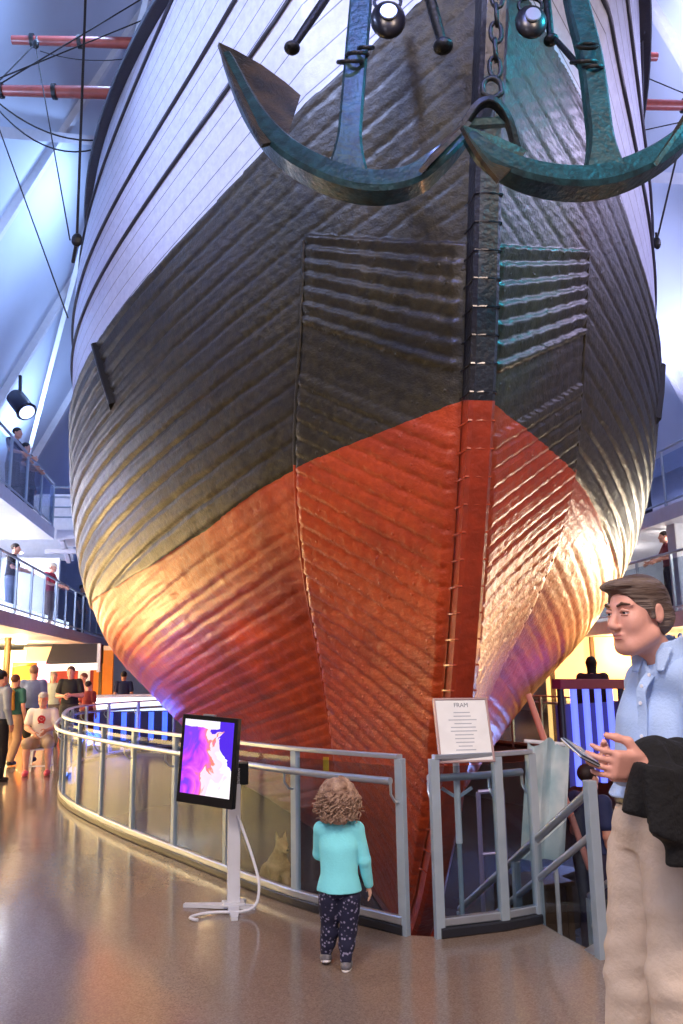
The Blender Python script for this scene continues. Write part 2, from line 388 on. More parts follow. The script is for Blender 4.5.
# rail cap and dark mouldings
for s, nm in ((1, 'rail_cap'), (-1, 'rail_cap')):
    pts = [S(AA[-1][k]-.02, s*(WW[-1][k]+.01), RAIL+.03) for k in range(0, nc-9, 5)]+[S(AA[-1][k], s*(WW[-1][k]+.01), RAIL+.03) for k in range(nc-9, nc)]
    MB().sweep(pts, [.2]*len(pts), [.1]*len(pts), (0, 0, 1)).build(nm, mat('dark_rail_paint', '2b2b38', .45, bump=.2), ship)
MOULD = mat('dark_moulding', '33333f', .5)
for s in (1, -1):
    for qv in (7.55, 8.15, 9.3):
        pts = []
        for k in range(0, nc, 3):
            z = qv+float(gq(AA[400][k]))
            for _ in range(4):
                i = int(np.argmin(abs(zrow-z))); z = qv+float(gq(AA[i][k]))
            if z > RAIL-.05: continue
            i = int(np.argmin(abs(zrow-z))); pts.append(S(AD[i][k]+n_a[i][k]*.012, s*(WD[i][k]+n_w[i][k]*.012), z))
        if len(pts) > 3: MB().tube(pts, .022, 6).build('moulding', MOULD, ship, smooth=60)
# stem post with iron straps
zs = np.linspace(KB-.02, 9.2, 120); sa = stem_a(zs)
def stem_piece(z0, z1, mt, nm):
    k = [i for i in range(len(zs)) if z0-.06 <= zs[i] <= z1+.06]
    pts = [S(float(sa[i])-.07, 0, float(zs[i])) for i in k]; ups = Bv
    mb = MB().sweep(pts, [.215]*len(pts), [.26]*len(pts), tuple(-Bv)); return mb.build(nm, mt, ship)
STEMR = mat('red_stem', 'a93a20', .33, bump=.5, bscale=18, noise=.3, coat=.3); STEMB = mat('black_stem', '15161c', .4, bump=.6, bscale=25, noise=.4, coat=.1, c2='26262e')
o = stem_piece(KB, 3.67, STEMR, 'stem_post'); o['label'] = 'lower stem post painted red'
o = stem_piece(3.71, 9.1, STEMB, 'stem_post'); o['label'] = 'upper stem post painted black'
kz = -.25
while kz < 5.25:
    a0 = float(stem_a(kz)); sl = (float(stem_a(kz+.1))-float(stem_a(kz-.1)))/.2
    fr_ = kz < 3.65
    pts = [S(a0+.0, .135, kz), S(a0-.1, .113, kz), S(a0-.198, .108, kz), S(a0-.206, 0, kz), S(a0-.198, -.108, kz), S(a0-.1, -.113, kz), S(a0+.0, -.135, kz)]
    MB().sweep(pts, [.007]*7, [.014]*7, (0, 0, 1)).build('stem_strap', mat('red_strap', 'b4492c', .25, coat=.5) if fr_ else mat('black_strap', '1b1c26', .22, .4, coat=.5), ship)
    kz += .21
MB().box(S(14.0, 0, KB-.05), (.3, 22, .22), Matrix.Rotation(-PSI, 3, 'Z'), .02).build('keel', STEMR, ship)
# panel edge battens at the crease of the ice sheathing
for s in (1, -1):
    pts = []
    for i in range(0, 560, 6):
        if 0.2 < zrow[i] < 5.38: pts.append(S(float(AA[i][NP_-1])-.005, s*(float(WW[i][NP_-1])+.045), float(zrow[i])))
    e = MB().tube(pts, .018, 6).build('sheathing_edge', HULL, ship, smooth=60)
    zz_ = np.repeat([p.z for p in pts], 6); fattr(e, 'strake', zz_*0+5); fattr(e, 'above_red', zz_-3.5); fattr(e, 'panel', zz_*0)
# long rubbing plates seen edge-on on both flanks
for s in (1, -1):
    P = [S(a_, s*(hull_w(a_, z_)+.015), z_) for a_, z_ in ((3.6, 5.4), (3.48, 5.0), (3.38, 4.6))]
    MB().sweep(P, [.16]*3, [.12]*3, tuple(Lv)).build('rubbing_strip', mat('black_fender', '15151a', .4), ship)

# ------------------------------------------------------------------ anchors
def lerp(a, b, t): return a+(b-a)*t
def path(P, n):
    """smooth curve through points (Catmull-Rom)"""
    P = [Vector(p) for p in P]; Q_ = [P[0]*2-P[1]]+P+[P[-1]*2-P[-2]]; out = []
    for i in range(1, len(Q_)-2):
        for k in range(n):
            t = k/n; a, b, c, d = Q_[i-1:i+3]
            out.append(.5*((2*b)+(c-a)*t+(2*a-5*b+4*c-d)*t*t+(3*b-a-3*c+d)*t**3))
    out.append(P[-1]); return out
def anchor(label, arm, shank, palms, wr):
    base = at(*arm[len(arm)//2]); t = thing('ship_anchor', label, 'anchor', base, 'iron anchors slung at the bow')
    pts = path([at(*p) for p in arm], 8); n = len(pts)
    w = [.075+.115*math.sin(PI*min(1, max(0, (i/(n-1)))))**.7 for i in range(n)]
    MB().sweep(pts, w, [x*1.0 for x in w], (0, -1, .25)).build('arms', IRON, t, smooth=35)
    sp = path([at(*p) for p in shank], 6); k = len(sp)
    MB().sweep(sp, [.16+.13*max(0, 1-(i/(k-1))*4.5)**2 for i in range(k)], [lerp(.12, .1, i/(k-1)) for i in range(k)], (0, -1, .25)).build('shank', IRON, t, smooth=35)
    for (tip, c1, c2, root, th) in palms:
        T, A, B, Rt = at(*tip), at(*c1), at(*c2), at(*root); nrm = (A-T).cross(B-T).normalized()
        mid1 = lerp(T, A, .5)+(lerp(T, A, .5)-lerp(T, Rt, .5))*.22; mid2 = lerp(T, B, .5)+(lerp(T, B, .5)-lerp(T, Rt, .5))*.22
        poly = [T, lerp(T, A, .2)+(mid1-lerp(T, A, .5))*.6, mid1, lerp(T, A, .8)+(mid1-lerp(T, A, .5))*.6, A, lerp(A, Rt, .5), Rt, lerp(B, Rt, .5), B, lerp(T, B, .8)+(mid2-lerp(T, B, .5))*.6, mid2, lerp(T, B, .2)+(mid2-lerp(T, B, .5))*.6]
        mb = MB(); nn_ = nrm*th
        c = lerp(T, Rt, .55)+nrm*.05
        vs = [p+nn_*.5 for p in poly]+[p-nn_*.5 for p in poly]+[c+nn_*.5, c-nn_*.5]; L_ = len(poly)
        fs = [(2*L_, i, (i+1) % L_) for i in range(L_)]+[(2*L_+1, L_+(i+1) % L_, L_+i) for i in range(L_)]+[(i, (i+1) % L_, L_+(i+1) % L_, L_+i) for i in range(L_)]
        mb.add(vs, fs); mb.build('palm', BRONZE, t, smooth=30)
    for (c, r1, tilt) in wr:
        c = at(*c); ring = [c+Vector((math.cos(a)*r1, math.sin(a)*r1*tilt, math.sin(a)*r1*.75)) for a in [2*PI*k/20 for k in range(20)]]
        MB().tube(ring, .014, 6, closed=True).build('lashing_ring', IRON_D, t, smooth=60)
    return t
a1 = anchor('left iron anchor with its broad fluke raised over the white planks',
    [(226, 56, 5.35), (252, 112, 5.25), (285, 152, 5.12), (330, 178, 5.0), (375, 188, 4.95), (412, 181, 4.92), (440, 160, 4.9), (464, 138, 4.9)],
    [(347, 176, 5.0), (351, 120, 5.03), (356, 60, 5.07), (361, 0, 5.12), (363, -40, 5.15)],
    [((218, 44, 5.35), (300, 97, 5.5), (262, 146, 5.0), (286, 140, 5.2), .03), ((470, 122, 4.88), (438, 176, 5.1), (420, 172, 4.75), (432, 166, 4.92), .03)],
    [((350, 62, 5.02), .085, 1.0), ((357, 55, 5.02), .075, 1.2), ((366, 48, 5.0), .05, 1)])
a2 = anchor('right teal-lit iron anchor, arm curving off beyond the stem',
    [(468, 136, 4.75), (490, 158, 4.78), (520, 174, 4.82), (560, 183, 4.88), (600, 182, 4.95), (640, 168, 5.0), (676, 144, 5.05), (700, 112, 5.1)],
    [(604, 174, 4.95), (598, 120, 4.98), (590, 60, 5.02), (578, 10, 5.08), (568, -40, 5.12)],
    [((461, 127, 4.72), (526, 152, 4.95), (498, 182, 4.62), (515, 166, 4.78), .03), ((712, 88, 5.1), (665, 150, 5.3), (655, 165, 4.9), (672, 148, 5.05), .03)],
    [((587, 46, 4.92), .07, .6), ((584, 62, 5.0), .085, 1.0), ((592, 68, 5.0), .07, 1.2)])
# lashings round the shanks
# chain down the stem
ch = thing('anchor_chain', 'heavy dark chain hanging in front of the stem', 'chain', at(493, 100, 4.9))
cy = -20; k = 0
while cy < 74:
    c = at(497-cy*.03, cy, 5.0); u = Vector((0, 0, 1)); sdir = Vector((1, 0, 0)) if k % 2 else Vector((.25, 1, 0)).normalized()
    ring = [c+u*(.058*math.sin(a)+.022*(1 if math.sin(a) > 0 else -1)*abs(math.sin(a))**.3)+sdir*.038*math.cos(a) for a in [2*PI*j/18 for j in range(18)]]
    MB().tube(ring, .016, 7, closed=True).build('link', IRON_D, ch, smooth=60)
    cy += 17.5; k += 1
c = at(492, 88, 4.97)
MB().tube([c+Vector((.065*math.cos(a), 0, .075*math.sin(a))) for a in [PI*j/14 for j in range(15)]]+[c+Vector((-.065, 0, -.04)), c+Vector((-.02, 0, -.075)), c+Vector((.02, 0, -.075)), c+Vector((.065, 0, -.04))], .02, 8, closed=True).build('shackle', IRON_D, ch, smooth=60)
# bail / fairlead on the stem under the chain
bl = thing('stem_bail', 'black iron bail bracket at the stem below the chain', 'bracket', at(486, 130, 4.95))
MB().sweep(path([at(447, 152, 5.05), at(462, 128, 4.97), at(478, 106, 4.92), at(494, 103, 4.92), at(508, 120, 4.97), at(517, 150, 5.05)], 6), [.05]*31, [.07]*31, (0, -1, .2)).build('strap', IRON_D, bl, smooth=40)
MB().bar(at(466, 124, 5.0), at(508, 122, 5.0), .05, .06, bev=.01).build('crosspiece', IRON, bl)
p0 = S(float(stem_a(5.86))-.2, 0, 5.86)
MB().bar(at(486, 124, 5.02), p0, .07, .07, bev=.01).build('stem_bolt', IRON_D, bl)
# shackles, fittings and stays against the bow
def block(px, py, Y, s, label):
    t = thing('pulley_block', label, 'pulley', at(px, py, Y), 'rigging blocks at the bow')
    c = at(px, py, Y)
    MB().sphere(c, s, 10, (1, .55, 1.15)).build('shell', mat('black_block', '14141a', .35, coat=.3), t, smooth=60)
    MB().lathe(c+Vector((0, -s*.6, 0)), [(s*.01, -.01), (s*.45, -.01), (s*.5, 0), (s*.45, .012), (s*.01, .012)], 16, axis=(0, 1, 0)).build('sheave', STEEL, t, smooth=40)
    MB().tube([c+Vector((s*.75*math.cos(a), -.01, s*1.1+s*.55*math.sin(a))) for a in [2*PI*j/16 for j in range(16)]], .014, 6, closed=True).build('strop', IRON_D, t, smooth=60)
    return t
block(388, 20, 5.35, .135, 'round black rigging block beside the left anchor shank')
block(531, 22, 5.35, .12, 'black rigging block between chain and right anchor shank')
def strut(px0, py0, Y0, px1, py1, Y1, r, label, cat='bar', name='iron_strut', mt=IRON_D, knob=True):
    a, b = at(px0, py0, Y0), at(px1, py1, Y1)
    t = thing(name, label, cat, b)
    MB().tube([a, lerp(a, b, .5), b], [r, r*1.1, r*.9], 8).build('rod', mt, t, smooth=60)
    if knob: MB().sphere(b, r*1.9, 8, (1, 1, .7)).build('end_knob', mt, t, smooth=60)
    return t
strut(337, -18, 5.5, 292, 48, 5.45, .033, 'dark iron bar ending in a knob left of the anchor shank')
strut(425, -20, 5.2, 443, 46, 5.35, .04, 'short black strut standing left of the stem')
strut(556, 40, 5.3, 586, 74, 5.05, .02, 'thin black arm reaching towards the right shank')
strut(545, -14, 5.45, 551, 40, 5.4, .03, 'short black strut right of the stem')

# ------------------------------------------------------------------ the hall: floor, pit, roof, balconies
def floor_mat():
    M = bpy.data.materials.new('polished_terrazzo'); M.use_nodes = True; nt = M.node_tree; N = nt.nodes; L = nt.links; b = N['Principled BSDF']
    tc = N.new('ShaderNodeTexCoord')
    v = N.new('ShaderNodeTexVoronoi'); v.inputs['Scale'].default_value = 130; L.new(tc.outputs['Object'], v.inputs['Vector'])
    n = N.new('ShaderNodeTexNoise'); n.inputs['Scale'].default_value = 1.5; n.inputs['Detail'].default_value = 4; L.new(tc.outputs['Object'], n.inputs['Vector'])
    r = N.new('ShaderNodeValToRGB'); L.new(v.outputs['Color'], r.inputs[0])
    r.color_ramp.elements[0].color = hexc('6e625e')+(1,); r.color_ramp.elements[1].color = hexc('a6998f')+(1,); r.color_ramp.elements[0].position = .15
    mx = N.new('ShaderNodeMix'); mx.data_type = 'RGBA'; mx.inputs[0].default_value = .55; L.new(r.outputs[0], mx.inputs[6]); mx.inputs[7].default_value = hexc('7c685c')+(1,)
    L.new(mx.outputs[2], b.inputs['Base Color'])
    mr = N.new('ShaderNodeMapRange'); mr.inputs[3].default_value = .10; mr.inputs[4].default_value = .2; L.new(n.outputs[0], mr.inputs[0]); L.new(mr.outputs[0], b.inputs['Roughness'])
    n2 = N.new('ShaderNodeTexNoise'); n2.inputs['Scale'].default_value = 3; L.new(tc.outputs['Object'], n2.inputs['Vector'])
    bp = N.new('ShaderNodeBump'); bp.inputs['Strength'].default_value = .12; bp.inputs['Distance'].default_value = .02; L.new(n2.outputs[0], bp.inputs['Height']); L.new(bp.outputs[0], b.inputs['Normal'])
    b.inputs['Specular IOR Level'].default_value = .6
    return M
FLOOR = floor_mat()
from mathutils.geometry import tessellate_polygon
# the guard rail's line on the ground, left run then right run
LP = [(.346, 5.47), (-.375, 6.18), (-1.475, 7.67), (-2.60, 9.28), (-3.70, 11.2), (-4.50, 13.6), (-4.90, 15.4), (-4.75, 17.0), (-4.15, 18.3), (-3.2, 19.2)]
FR = [(.555, 5.40), (.976, 5.534), (1.226, 5.665)]
P0 = Vector((1.418, 5.0, 0)); SD = Vector((-.27, .963, 0)).normalized(); SR = Vector((.963, .27, 0)).normalized()  # stair start, run direction, right side
lp = path([(x, y, 0) for x, y in LP], 5)
stair_w = 1.15
RP = [P0+SR*stair_w, P0+SR*(stair_w+.02)+SD*1.2, Vector((3.15, 7.9, 0)), Vector((4.0, 10.3, 0)), Vector((4.35, 13.2, 0)), Vector((3.9, 17, 0)), S(15.0, -2.5, 0)]
rp = path(RP, 5)
PITZ = -1.16
hole = [S(23, 2.3, 0), S(14.2, 2.3, 0)]+[Vector((p.x, p.y, 0)) for p in lp[::-1]]+[Vector((x, y+.02, 0)) for x, y in FR]+[Vector((1.30, 5.42, 0)), P0+Vector((.02, 0, 0))]+[Vector((p.x, p.y, 0)) for p in rp]+[S(23, -2.3, 0)]
outer = [Vector((-16, -6, 0)), Vector((16, -6, 0)), Vector((16, 34, 0)), Vector((-16, 34, 0))]
tri = tessellate_polygon([outer, hole]); allp = outer+hole
mb = MB(); mb.add(allp, [tuple(t) for t in tri]); nh = len(hole)
fl = mb.build('floor', FLOOR, origin=(0, 0, 0)); struct(fl)
for p in fl.data.polygons:
    pass
bm = bmesh.new(); bm.from_mesh(fl.data)
for f in bm.faces:
    if f.normal.z < 0: f.normal_flip()
bm.to_mesh(fl.data); bm.free()
# pit walls and pit floor
CONC = mat('pale_concrete', '7c8086', .6, bump=.15, noise=.2, nscale=3)
PFLOOR = mat('pit_floor_paint', '565c64', .25, noise=.3, nscale=2)
w = MB()
hl = hole[:len(lp)+3]+hole[len(lp)+3:]
for i in range(nh):
    a, b = hole[i], hole[(i+1) % nh]
    w.add([a, b, b+Vector((0, 0, PITZ)), a+Vector((0, 0, PITZ))], [(0, 1, 2, 3)])
struct(w.build('wall_pit', CONC, origin=(0, 10, PITZ)))
pf = MB(); tri = tessellate_polygon([hole]); pf.add([p+Vector((0, 0, PITZ)) for p in hole], [tuple(t) for t in tri])
o = pf.build('floor_pit', PFLOOR, origin=(0, 10, PITZ)); struct(o)
# dark kerb strip under the glass
def offset(pts, d):
    out = []
    for i, p in enumerate(pts):
        t = (pts[min(i+1, len(pts)-1)]-pts[max(i-1, 0)]).normalized(); out.append(p+Vector((t.y, -t.x, 0))*d)
    return out
KERB = mat('dark_kerb', '23252e', .35)
kl = [Vector(p) for p in lp]
struct(MB().sweep([p+Vector((0, 0, .03)) for p in kl], [.07]*len(kl), [.06]*len(kl), (0, 0, 1)).build('trim_1', KERB, origin=kl[0]))
kr = [Vector((x, y, .03)) for x, y in FR]
struct(MB().sweep(kr, [.07]*3, [.06]*3, (0, 0, 1)).build('trim_2', KERB, origin=kr[0]))
kr2 = [p+Vector((0, 0, .03)) for p in rp[8:]]
struct(MB().sweep(kr2, [.07]*len(kr2), [.06]*len(kr2), (0, 0, 1)).build('trim_3', KERB, origin=kr2[0]))

def roof_mat():
    M = mat('roof_paint', 'b3bccc', .75, noise=.06, nscale=.6); return M
ROOF = roof_mat()
def quad(name, pts, m_, th=None):
    mb = MB()
    P = [Vector(p) for p in pts]; nrm = (P[1]-P[0]).cross(P[2]-P[0]).normalized()
    if th: mb.prism([p for p in P], nrm*th)
    else: mb.add(P, [tuple(range(len(P)))])
    o = mb.build(name, m_); return struct(o)
EA = 8.6; EZ = 6.5; AZ = 25.0
quad('ceiling_left', [S(-16, EA+.6, EZ), S(30, EA+.6, EZ), S(30, .0, AZ), S(-16, .0, AZ)], ROOF, .2)
quad('ceiling_right', [S(-16, -EA-.6, EZ), S(30, -EA-.6, EZ), S(30, .0, AZ), S(-16, .0, AZ)], ROOF, .2)
BACKW = mat('end_wall_paint', 'b0bbdc', .8)
quad('wall_end', [S(29, EA+5, 0), S(29, -EA-5, 0), S(29, -EA-5, EZ-1), S(29, 0, AZ), S(29, EA+5, EZ-1)], BACKW, .2)
# roof ribs: pale beams following the slope, and a long diagonal brace
RIB = mat('roof_rib', 'c2c4cc', .7)
for s in (1, -1):
    for a in (1.5, 6.2, 10.9, 15.6, 20.3):
        o = MB().bar(S(a, s*(EA+.35), EZ), S(a, s*.3, AZ-.6), .16, .22, up=Lv).build('trim_4', RIB); struct(o)
    o = MB().bar(S(2.0, s*(EA-.2), EZ+.6), S(18, s*(3.2), 18.0), .20, .2, up=Lv).build('trim_5', RIB); struct(o)
    o = MB().bar(S(20.0, s*(EA-.2), EZ+.6), S(9, s*(3.2), 18.0), .12, .12, up=Lv).build('trim_6', RIB); struct(o)

# outer walls
WALLP = mat('white_wall', 'dfe2ea', .7)
quad('wall_left', [S(-16, EA+1.2, 0), S(30, EA+1.2, 0), S(30, EA+.9, EZ+.2), S(-16, EA+.9, EZ+.2)], WALLP, .15)
quad('wall_right', [S(-16, -EA-1.2, 0), S(30, -EA-1.2, 0), S(30, -EA-.9, EZ+.2), S(-16, -EA-.9, EZ+.2)], WALLP, .15)

# balconies
SLAB = mat('balcony_fascia', 'c7cbdc', .5)
GLASS = None
def glass(name, tint='dfe8ee', rough=.02, f=.12):
    M = bpy.data.materials.new(name); M.use_nodes = True; nt = M.node_tree; N = nt.nodes; L = nt.links
    for n in list(N): N.remove(n)
    o = N.new('ShaderNodeOutputMaterial'); t = N.new('ShaderNodeBsdfTransparent'); t.inputs[0].default_value = hexc(tint)+(1,)
    g = N.new('ShaderNodeBsdfGlossy'); g.inputs['Roughness'].default_value = rough
    fr = N.new('ShaderNodeLayerWeight'); fr.inputs[0].default_value = .5
    pw_ = N.new('ShaderNodeMath'); pw_.operation = 'POWER'; pw_.inputs[1].default_value = 4.5; L.new(fr.outputs['Facing'], pw_.inputs[0])
    a = N.new('ShaderNodeMath'); a.operation = 'MULTIPLY_ADD'; a.inputs[1].default_value = .55; a.inputs[2].default_value = f; L.new(pw_.outputs[0], a.inputs[0])
    m_ = N.new('ShaderNodeMixShader'); L.new(a.outputs[0], m_.inputs[0]); L.new(t.outputs[0], m_.inputs[1]); L.new(g.outputs[0], m_.inputs[2]); L.new(m_.outputs[0], o.inputs[0])
    return M
GLASS = glass('rail_glass', 'e2eaee', .03, .03); GLASSF = glass('balcony_glass', 'e0e8f2', .08, .05)
def balcony(side, l_edge, zf, a0, a1, nm, label, posts=True, th=.28):
    s = side
    e = MB().prism([S(a0, s*l_edge, zf-th), S(a1, s*l_edge, zf-th), S(a1, s*(EA+1.15), zf-th), S(a0, s*(EA+1.15), zf-th)], (0, 0, th)).build('floor_'+nm, SLAB); struct(e)
    e.location.z += th/2
    t = thing('balcony_railing', label, 'railing', S(a0, s*l_edge, zf))
    n = int((a1-a0)/1.3)
    tr = MB().tube([S(a0, s*(l_edge+.06), zf+1.12), S(a1, s*(l_edge+.06), zf+1.12)], .028, 8).build('handrail', PAINTG, t)
    for i in range(n+1):
        a = a0+(a1-a0)*i/n
        MB().box(S(a, s*(l_edge+.06), zf+.57), (.045, .045, 1.1)).build('post', PAINTG, t)
        if i < n:
            b = a0+(a1-a0)*(i+1)/n
            MB().bar(S(a+.05, s*(l_edge+.06), zf+.55), S(b-.05, s*(l_edge+.06), zf+.55), .012, .9).build('glass_panel', GLASSF, t)
    for z in (.1, ):
        MB().tube([S(a0, s*(l_edge+.06), zf+z), S(a1, s*(l_edge+.06), zf+z)], .02, 6).build('bottom_rail', PAINTG, t)
    return t
BL1, BL2 = 6.15, 6.15
balcony(1, BL1, 2.85, -3, 26, 'balcony_left_lower', 'glass railing of the lower balcony on the left')
balcony(1, BL2, 5.15, -3, 14.6, 'balcony_left_upper', 'glass railing of the upper balcony on the left')
balcony(-1, 6.3, 2.6, 2, 26, 'balcony_right_lower', 'glass railing of the lower balcony on the right')
balcony(-1, 6.3, 4.6, 2, 26, 'balcony_right_upper', 'glass railing of the upper balcony on the right')
# end bridge joining the upper balcony, with slatted rail
br = thing('footbridge', 'grey slatted footbridge crossing behind the ship at upper balcony level', 'footbridge', S(14.6, 6.1, 5.0))
MB().box(S(15.25, 5.35, 5.0), (1.5, 1.3, .22), Matrix.Rotation(-PSI, 3, 'Z')).build('deck_slab', SLAB, br)
for z in (5.45, 5.7, 5.95, 6.2): MB().tube([S(14.75, 6.3, z), S(14.75, 4.55, z)], .022, 6).build('rail', PAINTG, br)
for l in (6.3, 5.45, 4.6): MB().tube([S(14.75, l, 5.1), S(14.75, l, 6.25)], .03, 6).build('post', PAINTG, br)
for l in (6.0, 5.3, 4.7): MB().bar(S(14.75, l, 4.9), S(15.8, l, 4.5), .1, .12).build('bracket', SLAB, br)
MB().bar(S(14.9, 6.4, 4.62), S(14.9, 4.6, 4.62), .1, .1).build('cross_beam', SLAB, br)
# vaulted soffit arches between the two left balconies
for i, a in enumerate((1.5, 5.2, 8.9, 12.6, 16.3)):
    ws_ = MB(); arc = [S(a+1.8*(1-math.cos(PI*k/12)), EA+.6, 2.9+1.55*math.sin(PI*k/12)**.8) for k in range(13)]
    ws_.tube(arc, .09, 8); struct(ws_.build('trim_7', SLAB))
for a in (.2, 3.9, 7.6, 11.3, 15.0, 18.7):
    struct(MB().box(S(a, EA+.75, 3.9), (.5, .4, 2.1), Matrix.Rotation(-PSI, 3, 'Z'), .03).build('trim_8', WALLP))
# slender columns under the left balcony and on the right
for s, a, zt in ((1, 4.2, 2.6), (1, 9.6, 2.6), (1, 15.5, 2.6), (-1, 9.6, 2.4), (-1, 15, 2.4)):
    struct(MB().lathe(S(a, s*(7.3), 0), [(.08, 0), (.08, zt)], 14).build('trim_9', mat('column_bronze', '6b5130', .5), smooth=40))
for a in (9.0, 13, 17):
    struct(MB().box(S(a, -6.75, 3.6), (.32, .32, 1.9), Matrix.Rotation(-PSI, 3, 'Z'), .03).build('trim_10', SLAB))

# spotlight fixtures
def spotlight_fixture(c, aim, label, s=1.0):
    t = thing('spotlight', label, 'spotlight', c, 'ceiling spotlights'); c = Vector(c); d = (Vector(aim)-c).normalized()
    MB().lathe(c, [(.07*s, -.16*s), (.1*s, -.12*s), (.1*s, .16*s), (.115*s, .17*s), (.1*s, .18*s)], 16, axis=d).build('housing', mat('spot_blue_black', '10183a', .35), t, smooth=40)
    MB().lathe(c+d*.182*s, [(.085*s, 0), (.085*s, .006*s)], 16, axis=d).build('lens', mat('spot_lens', 'bcd0ff', .2, emit='bcd0ff', es=2.5), t)
    MB().bar(c+Vector((0, 0, .05)), c+Vector((0, 0, .3*s))-d*.05, .03*s, .03*s).build('bracket', BLACKP, t)
c0 = at(20, 403, 13.0)
spotlight_fixture(c0, c0+Vector((1, -.6, -1.2)), 'dark blue spotlight hung from the sloping roof at left', 1.5)

# ------------------------------------------------------------------ spars and rigging
def spar(px0, py0, px1, py1, Yc, r, label, hide=None):
    a, b = at(px0, py0, Yc-.35), at(px1, py1, Yc+.35)
    t = thing('ship_yard', label, 'spar', lerp(a, b, .5), 'crossed yards on the foremast')
    n = 9; pts = [lerp(a, b, i/(n-1)) for i in range(n)]; rs = [r*(1-.35*abs(2*i/(n-1)-1)**2) for i in range(n)]
    MB().tube(pts, rs, 12).build('spar', YARD, t, smooth=50)
    for f in (.03, .97, .1, .9):
        c = lerp(a, b, f); d = (b-a).normalized()
        MB().tube([c-d*.03, c+d*.03], r*1.02, 12).build('iron_band', IRON_D, t, smooth=40)
    return a, b
ya = spar(12, 40, 657, 57, 11.3, .10, 'upper red-brown yard, shorter, its tips showing both sides of the bow')
yb = spar(-22, 90, 705, 106, 11.3, .115, 'lower red-brown yard running out of the frame both sides')
mt_ = thing('foremast', 'varnished wooden foremast rising behind the bow', 'mast', S(5.6, 0, DK))
MB().tube([S(5.6, 0, DK), S(5.6, 0, 16), S(5.6, 0, 21)], [.26, .2, .15], 14).build('pole', YARD, mt_, smooth=40)
MB().tube([S(5.6, 0, 14.8), S(5.6, 0, 15.1)], .27, 14).build('mast_band', IRON_D, mt_, smooth=40)
def rope(p, r, label, grp=None, n=10, sag=0):
    a, b = Vector(p[0]), Vector(p[-1])
    if len(p) == 2: pts = [lerp(a, b, i/n)-Vector((0, 0, sag*4*(i/n)*(1-i/n))) for i in range(n+1)]
    else: pts = path(p, 6)
    o = MB().tube(pts, r, 6).build('rigging_rope', ROPE, smooth=60)
    tag(o, label, 'rope', grp); return o
def R2(x0, y0, Y0, x1, y1, Y1, r, label, sag=0): return rope([at(x0, y0, Y0), at(x1, y1, Y1)], r, label, 'rigging lines round the ship', sag=sag)
R2(86, -15, 8.2, 77, 236, 8.0, .016, 'thick vertical stay hanging just left of the hull')
dd = thing('deadeye', 'black deadeye at the foot of the vertical left stay', 'pulley', at(77, 240, 8.0), 'rigging blocks at the hull side')
MB().sphere(at(77, 240, 8.0), .06, 8, (1, .6, 1.3)).build('block', IRON_D, dd, smooth=60); MB().tube([at(77, 240, 8.0), at(73, 262, 8.3)], .02, 6).build('chain_plate', IRON_D, dd)
R2(36, 49, 10.9, 70, 240, 8.4, .009, 'slanting line from the upper yard tip to the deadeye')
R2(0, 78, 9.5, 148, 18, 10.2, .010, 'line crossing above the lower yard, upper left')
R2(0, 84, 9.7, 150, -6, 10.4, .010, 'highest line crossing the upper left corner')
R2(0, 80, 10.4, 34, 45, 10.8, .010, 'short line climbing to the left tip of the upper yard')
R2(-5, 100, 9.6, 100, 140, 10, .011, 'upper of two slack lines below the lower yard, left', .18)
R2(-5, 106, 10.2, 96, 149, 10.3, .011, 'lower of two slack lines below the lower yard, left', .28)
R2(-4, 120, 9.2, 68, 318, 8.8, .009, 'long diagonal line running down the left roof to the hull')
R2(40, 51, 11.2, 130, 58, 11.3, .008, 'thin slack footrope under the upper yard, left', .1)
R2(690, 100, 9.4, 657, 240, 9.4, .012, 'steep dark line right of the hull')
R2(640, 75, 10.3, 700, 100, 10.3, .009, 'thin line above the lower yard tip, right')
R2(645, 130, 10.6, 700, 118, 10.6, .009, 'thin line below the lower yard tip, right')
for px, py, Y, lb in ((36, 44, 10.7, 'small dark block on the upper yard left tip'), (682, 132, 10.2, 'small dark block at the right edge near the lower yard'), (657, 243, 9.4, 'small dark block where the steep right line meets the hull')):
    t = thing('rigging_block', lb, 'pulley', at(px, py, Y)); MB().sphere(at(px, py, Y), .07, 8, (.7, .6, 1.2)).build('shell', IRON_D, t, smooth=60); MB().tube([at(px, py, Y)+Vector((0, 0, .06)), at(px, py, Y)+Vector((0, 0, .14))], .015, 6).build('eye', IRON_D, t)

